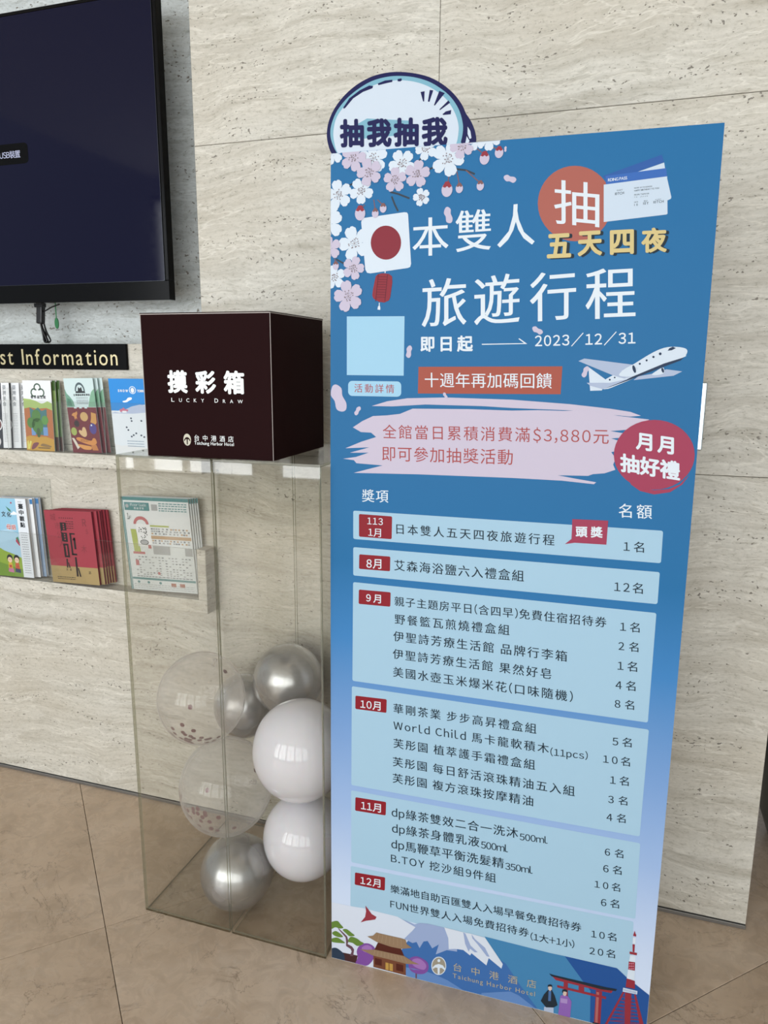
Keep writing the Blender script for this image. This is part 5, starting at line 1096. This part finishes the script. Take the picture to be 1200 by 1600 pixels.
['P','tower_picture','red',5,0,[[682.8,101.7],[686.6,101.4],[656.6,7.7],[645.1,-10.3],[651.0,5.9]]],
['P','tower_picture','red',5,0,[[706.5,101.9],[710.3,101.9],[733.0,24.8],[724.3,22.0]]],
['P','tower_picture','red',5,0,[[683.0,89.2],[709.6,90.1],[709.7,88.7],[683.0,87.9]]],
['P','tower_picture','red',5,0,[[684.0,89.6],[685.1,89.9],[706.9,80.3],[705.8,80.0]]],
['P','tower_picture','red',5,0,[[709.6,90.1],[708.7,90.3],[682.5,79.6],[682.5,78.5]]],
['P','tower_picture','red',5,0,[[679.8,79.3],[711.6,81.8],[711.7,80.4],[679.8,78.0]]],
['P','tower_picture','red',5,0,[[680.9,79.7],[681.9,80.0],[709.3,72.2],[708.2,71.8]]],
['P','tower_picture','red',5,0,[[711.5,81.7],[710.6,82.0],[679.0,69.6],[679.1,68.5]]],
['P','tower_picture','red',5,0,[[676.5,69.4],[713.7,73.5],[713.8,72.1],[676.6,68.0]]],
['P','tower_picture','red',5,0,[[677.6,69.7],[678.7,70.1],[711.7,64.0],[710.7,63.6]]],
['P','tower_picture','red',5,0,[[713.4,73.4],[712.5,73.7],[675.6,59.5],[675.6,58.4]]],
['P','tower_picture','red',5,0,[[673.3,59.4],[715.7,65.2],[715.8,63.8],[673.4,58.0]]],
['P','tower_picture','red',5,0,[[674.4,59.8],[675.5,60.1],[714.2,55.7],[713.1,55.4]]],
['P','tower_picture','red',5,0,[[715.4,65.1],[714.5,65.4],[672.1,49.5],[672.2,48.4]]],
['P','tower_picture','red',5,0,[[670.1,49.4],[717.8,56.9],[717.9,55.5],[670.2,48.0]]],
['P','tower_picture','red',5,0,[[671.2,49.7],[672.3,50.1],[716.6,47.5],[715.5,47.2]]],
['P','tower_picture','red',5,0,[[717.3,56.7],[716.4,57.0],[668.6,39.3],[668.7,38.2]]],
['P','tower_picture','red',5,0,[[666.8,39.4],[719.8,48.5],[719.9,47.2],[666.9,38.0]]],
['P','tower_picture','red',5,0,[[667.9,39.7],[669.1,40.0],[719.0,39.3],[717.9,38.9]]],
['P','tower_picture','red',5,0,[[719.2,48.3],[718.3,48.6],[665.1,29.2],[665.2,28.1]]],
['P','tower_picture','red',5,0,[[663.6,29.3],[721.9,40.2],[722.0,38.8],[663.7,27.9]]],
['P','tower_picture','red',5,0,[[664.7,29.6],[665.8,30.0],[721.4,31.0],[720.4,30.7]]],
['P','tower_picture','red',5,0,[[721.2,39.9],[720.3,40.2],[661.6,19.0],[661.7,17.8]]],
['P','tower_picture','red',5,0,[[660.3,19.1],[724.0,31.8],[724.1,30.4],[660.4,17.7]]],
['P','tower_picture','red',5,0,[[661.4,19.5],[662.5,19.8],[723.9,22.7],[722.8,22.4]]],
['P','tower_picture','red',5,0,[[723.1,31.5],[722.2,31.8],[658.1,8.7],[658.1,7.6]]],
['P','tower_picture','red',5,0,[[657.0,9.0],[726.0,23.4],[726.1,22.0],[657.1,7.6]]],
['P','tower_picture','red',5,0,[[658.1,9.3],[659.3,9.7],[726.3,14.4],[725.2,14.1]]],
['P','tower_picture','red',5,0,[[725.1,23.1],[724.2,23.4],[654.5,-1.6],[654.6,-2.7]]],
['P','cut_cyan','topcyan',1,1,[[32.1,1851.7],[13.1,1865.2],[0.2,1887.4],[-4.3,1907.4],[-0.9,1926.8],[11.0,1949.8],[33.0,1971.7],[58.1,1987.2],[84.6,1998.0],[114.1,2002.5],[140.1,2001.8],[169.2,1996.8],[198.1,1986.7],[222.2,1972.4],[243.2,1954.8],[259.6,1932.0],[268.2,1908.3],[269.8,1890.9],[266.4,1870.9],[259.3,1848.1]]],
['P','cut_white','topwhite',2,1,[[32.1,1854.8],[12.4,1868.3],[4.3,1890.1],[2.6,1911.4],[9.4,1936.4],[28.0,1957.9],[54.8,1976.6],[88.0,1989.8],[120.7,1994.1],[143.5,1993.7],[169.4,1988.7],[195.2,1979.2],[217.7,1965.7],[237.1,1948.8],[251.9,1926.9],[259.9,1906.1],[261.1,1888.7],[257.1,1867.2],[243.7,1843.4]]],
['P','cut_lav','topwhite',2,0,[[278.8,1898.2],[284.4,1889.7],[287.1,1876.6],[283.4,1875.4],[279.3,1884.4]]],
['P','cut_lav','topwhite',2,0,[[277.6,1881.0],[283.5,1871.9],[279.1,1864.2],[274.5,1863.0]]],
['P','cut_mark','topnavy',3,0,[[23.6,1953.8],[36.4,1969.9],[58.1,1982.8],[78.0,1989.8],[86.3,1988.2],[84.7,1984.2],[64.9,1979.2],[44.8,1969.2],[28.0,1952.8],[24.6,1951.0]]],
['P','cut_mark','topnavy',3,0,[[95.5,1992.0],[110.9,1996.1],[125.6,1996.2],[125.7,1992.2],[111.0,1990.6],[97.2,1988.7]]],
['P','cut_mark','topnavy',3,0,[[136.3,1996.4],[144.1,1997.1],[145.1,1993.3],[141.9,1991.5],[136.4,1992.3]]],
['P','cut_mark','topnavy',3,0,[[183.3,1968.7],[191.6,1969.4],[191.1,1950.7],[188.9,1950.9]]],
['P','cut_mark','topnavy',3,0,[[201.7,1970.8],[208.8,1969.4],[201.7,1949.0],[198.5,1950.1]]],
['P','cut_mark','topnavy',3,0,[[220.8,1967.4],[232.0,1962.4],[212.7,1941.4],[210.8,1942.4]]],
['P','cut_mark','topnavy',3,0,[[239.3,1948.6],[242.9,1944.0],[223.5,1932.4],[221.8,1933.7]]],
['P','cut_mark','topnavy',3,0,[[234.6,1928.9],[245.6,1930.8],[244.9,1923.1],[230.1,1922.9],[228.4,1924.5]]],
['T','抽 我 抽 我','topnavy',4,0.045,[[16.8,1878.3],[240.4,1865.2],[15.8,1932.5]]]],
'cut':[
[28.7,1839.8],
[0.2,1866.1],
[-9.5,1888.1],
[-12.0,1908.0],
[-7.8,1930.3],
[4.2,1953.3],
[24.5,1975.4],
[51.3,1993.7],
[81.1,2005.6],
[110.7,2010.1],
[139.9,2009.3],
[172.2,2003.4],
[201.1,1993.8],
[226.7,1979.2],
[249.3,1960.0],
[265.5,1940.0],
[273.9,1923.6],
[285.3,1906.9],
[293.9,1886.1],
[295.5,1867.3],
[287.8,1840.3],
[212.2,1827.8]],
'fl':[
[83.2,1824.9,26.9,1,0.3],
[49.5,1854.6,27.0,1,0.9],
[90.6,1851.4,30.6,0,0.1],
[66.5,1791.0,25.9,0,0.6],
[17.6,1786.3,28.9,0,0.2],
[150.7,1836.6,27.6,0,0.5],
[137.2,1807.1,24.1,1,0.0],
[182.7,1815.4,26.2,1,1.1],
[192.5,1771.8,17.6,0,0.3],
[5.8,1865.7,22.1,0,0.2],
[-2.3,1750.0,22.6,0,0.5],
[243.8,1839.0,33.0,0,0.9],
[199.6,1861.7,22.2,0,0.4],
[270.8,1861.3,24.2,1,0.4],
[299.2,1868.5,18.0,0,0.2],
[323.7,1871.2,22.6,0,0.6],
[52.5,1689.7,34.4,0,0.35],
[-0.8,1681.9,24.2,1,0.2],
[50.9,1640.7,24.0,1,0.9],
[8.6,1624.0,24.4,0,0.1],
[40.3,1584.7,32.4,1,0.25],
[-3.7,1730.0,32.0,0,0.3]],
'bu':[
[64.6,1748.0,11.7,0,74.0,1763.5],
[97.0,1746.4,7.5,0,93.0,1772.3],
[113.6,1755.3,7.4,-0.5,101.1,1771.9],
[243.9,1783.2,11.5,0,247.3,1810.2],
[268.4,1784.1,7.6,0,262.3,1815.1],
[309.4,1786.4,7.5,-0.5,279.9,1816.4],
[315.7,1836.1,9.9,-0.2,299.7,1854.6],
[343.2,1844.6,8.6,-1.2,328.1,1854.8],
[12.1,1647.0,7.1,0,9.2,1661.1]],
'pe':[
[366.0,1795.8,12.2,1.57],
[355.1,1849.5,4.9,0.3],
[248.4,1735.2,15.4,0.6],
[173.9,1471.9,12.3,0.2],
[20.0,1374.7,29.2,0.7],
[62.4,1348.5,10.1,-0.2],
[432.0,1513.0,11.0,1.4],
[252.5,1384.3,6.7,0.9],
[526.9,1434.3,10.7,0]],
'tw':[
[[192.2,1849.2],[186.0,1839.0],[174.5,1830.3]],
[[213.5,1825.3],[203.3,1821.3],[186.5,1817.6]],
[[259.6,1820.0],[279.9,1816.4],[297.7,1808.2]],
[[127.8,1785.0],[143.9,1780.5],[168.0,1770.7]],
[[130.7,1776.4],[137.7,1760.2],[144.6,1747.7]],
[[12.0,1659.8],[30.5,1650.2],[40.4,1642.3]],
[[39.3,1802.4],[54.4,1807.6],[62.6,1813.2]]]}
names = {}
for e in ART['out']:
    if e[0] == 'Q':
        _, part, col, lay, rad, q = e
        if part == 'blank_code_plate': rad = 0
        put_bm(part, print_bm([rounded(mm(q), rad/1000)], lay), ink(col), ps)
    elif e[0] == 'P':
        _, part, col, lay, sm, q = e
        if part.startswith('cut_'): continue
        q = mm(q)
        if sm: q = smooth_path(q, 4, True)
        names.setdefault((part, col, lay), []).append(q)
    elif e[1] != '抽 我 抽 我':
        _, s, col, lay, bold, q = e; q = mm(q); uvtext(s, bold, lay, q[0], q[1], q[2], ink(col), ps)
for (part, col, lay), L_ in names.items():
    if len(L_) <= 4:
        for l_ in L_: put_bm(part, print_bm([l_], lay), ink(col), ps)
    else: put_bm(part, print_bm(L_, lay), ink(col), ps)['kind'] = 'stuff'
# cherry blossoms
def petal(cx, cy, r, a, n=7):
    """notched petal pointing along angle a"""
    pr = [(.10, .05), (.30, .23), (.55, .36), (.80, .37), (.96, .22), (.99, .10), (.93, .0), (.99, -.10), (.96, -.22), (.80, -.37), (.55, -.36), (.30, -.23), (.10, -.05)]
    ca, sa = math.cos(a), math.sin(a)
    return [(cx+r*(x*ca-y*sa), cy+r*(x*sa+y*ca)) for x, y in pr]
def strip_(p, q, w):
    d = (Vector(q)-Vector(p)); n = Vector((-d.y, d.x)).normalized()*w/2
    return [tuple(Vector(p)-n), tuple(Vector(q)-n), tuple(Vector(q)+n), tuple(Vector(p)+n)]
put_bm('twig_print', print_bm([strip_(mm([t[i]])[0], mm([t[i+1]])[0], .0035) for t in ART['tw'] for i in range(len(t)-1)], 1), ink('twig'), ps)
order = sorted(range(len(ART['fl'])), key=lambda i: ART['fl'][i][3])
for n_, i in enumerate(order):
    x, y, r, k, a = ART['fl'][i]; x, y, r = x/1000, y/1000, r/1000; lay = 2+(n_ % 8)*.6+k*5
    L_ = [petal(x, y, r, a+math.pi/2+j*2*math.pi/5) for j in range(5)]+[[(x+.16*r*math.cos(t), y+.16*r*math.sin(t)) for t in [6.283*q/10 for q in range(10)]]]
    fo = put_bm('blossom', print_bm(L_, lay), ink('pink' if k else 'flagwhite'), ps)
    rg = random.Random(i)
    D = []
    for j in range(14):
        t = 6.283*j/14+rg.uniform(-.2, .2); rr = r*rg.uniform(.16, .38); px, py = x+rr*math.cos(t), y+rr*math.sin(t)
        if px < .002 or py > H_-.003: continue
        D.append([(px+.0014*math.cos(q), py+.0014*math.sin(q)) for q in [6.283*w/6 for w in range(6)]])
        if j % 2: D.append(strip_((x, y), (px, py), .0006))
    if x > .003 and y < H_-.004 and D: put_bm('stamens', print_bm(D, lay+.5), ink('dot'), fo)
for x, y, r, a, tx, ty in ART['bu']:
    x, y, r, tx, ty = x/1000, y/1000, r/1000, tx/1000, ty/1000
    put_bm('bud_stem', print_bm([strip_((x, y+r*.6), (tx, ty), .0018)], 2), ink('stem'), ps)
    bo = put_bm('bud', print_bm([[(x+r*.95*math.cos(t), y+r*1.15*math.sin(t)-.1*r) for t in [6.283*q/18 for q in range(18)]]], 9), ink('pink'), ps)
    put_bm('bud_cap', print_bm([[(x-r*.8, y+r*.45), (x-r*.35, y+r*.25), (x, y+r*.5), (x+r*.35, y+r*.2), (x+r*.8, y+r*.45), (x+r*.3, y+r*1.25), (x-r*.3, y+r*1.25)]], 10), ink('stem' if r < .008 else 'birdred'), bo)
for x, y, r, a in ART['pe']:
    x, y, r = x/1000, y/1000, r/1000
    pr = [(-1, .1), (-.7, .45), (-.1, .40), (.4, .55), (.95, .25), (1, -.1), (.6, -.4), (.1, -.3), (-.5, -.42), (-.95, -.25)]
    ca, sa = math.cos(a+1.2), math.sin(a+1.2)
    put_bm('petal', print_bm([[(x+r*(p*ca-q*sa), y+r*(p*sa+q*ca)) for p, q in smooth_path(pr, 3, True)]], 2.5), ink('pink'), ps)
# header cut-out behind the top edge
cp = smooth_path(mm(ART['cut']), 3, True)
ar = sum(p[0]*q[1]-q[0]*p[1] for p, q in zip(cp, cp[1:]+cp[:1]))
if ar < 0: cp = cp[::-1]
n = len(cp); OFF = -.0085
V = [S(x, y, OFF) for x, y in cp]+[S(x, y, OFF-.005) for x, y in cp]
hd = mesh_obj('header_board', V, [tuple(range(n)), tuple(range(2*n-1, n-1, -1))]+[((i+1) % n, i, i+n, (i+1) % n+n) for i in range(n)], ink('topnavy'), ps)
for e in ART['out']:
    if e[0] == 'P' and e[1].startswith('cut_'):
        q = mm(e[5]); q = smooth_path(q, 4, True) if e[4] else q
        bm = print_bm([q], e[3], False)
        for v in bm.verts: v.co += pn*(-OFF)
        put_bm({'cut_cyan': 'cyan_rim', 'cut_white': 'white_field', 'cut_lav': 'pale_wedge', 'cut_mark': 'sparkle_mark'}[e[1]], bm, ink(e[2]), hd)
    if e[0] == 'T' and e[1] == '抽 我 抽 我':
        q = mm(e[5]); vs, fs = text_uv(e[1], e[4], q[0], q[1], q[2])
        mesh_obj('lettering', [S(x, y, 5*LZ-OFF*-1+k) for (x, y), k in zip(vs, lift(len(vs)))], fs, ink('topnavy'), hd)
# folding easel leg behind the board
cbd = mat('grey_cardboard', '#9a958c', .8)
V = []
for u0, u1 in ((.30, .44),):
    A = [S(u0, 1.25, -TK-.001), S(u1, 1.25, -TK-.001), S(u1, .0, -TK-.001), S(u0, .0, -TK-.001)]
    B = [a.copy() for a in A]
    B[2] += pn0*.26; B[3] += pn0*.26; B[2].z = B[3].z = .001
    B[0] += pn0*.002; B[1] += pn0*.002
    V = B+[b+pn0*.004 for b in B]
mesh_obj('easel_leg', V, [(3, 2, 1, 0), (4, 5, 6, 7), (0, 1, 5, 4), (1, 2, 6, 5), (2, 3, 7, 6), (3, 0, 4, 7)], cbd, ps)
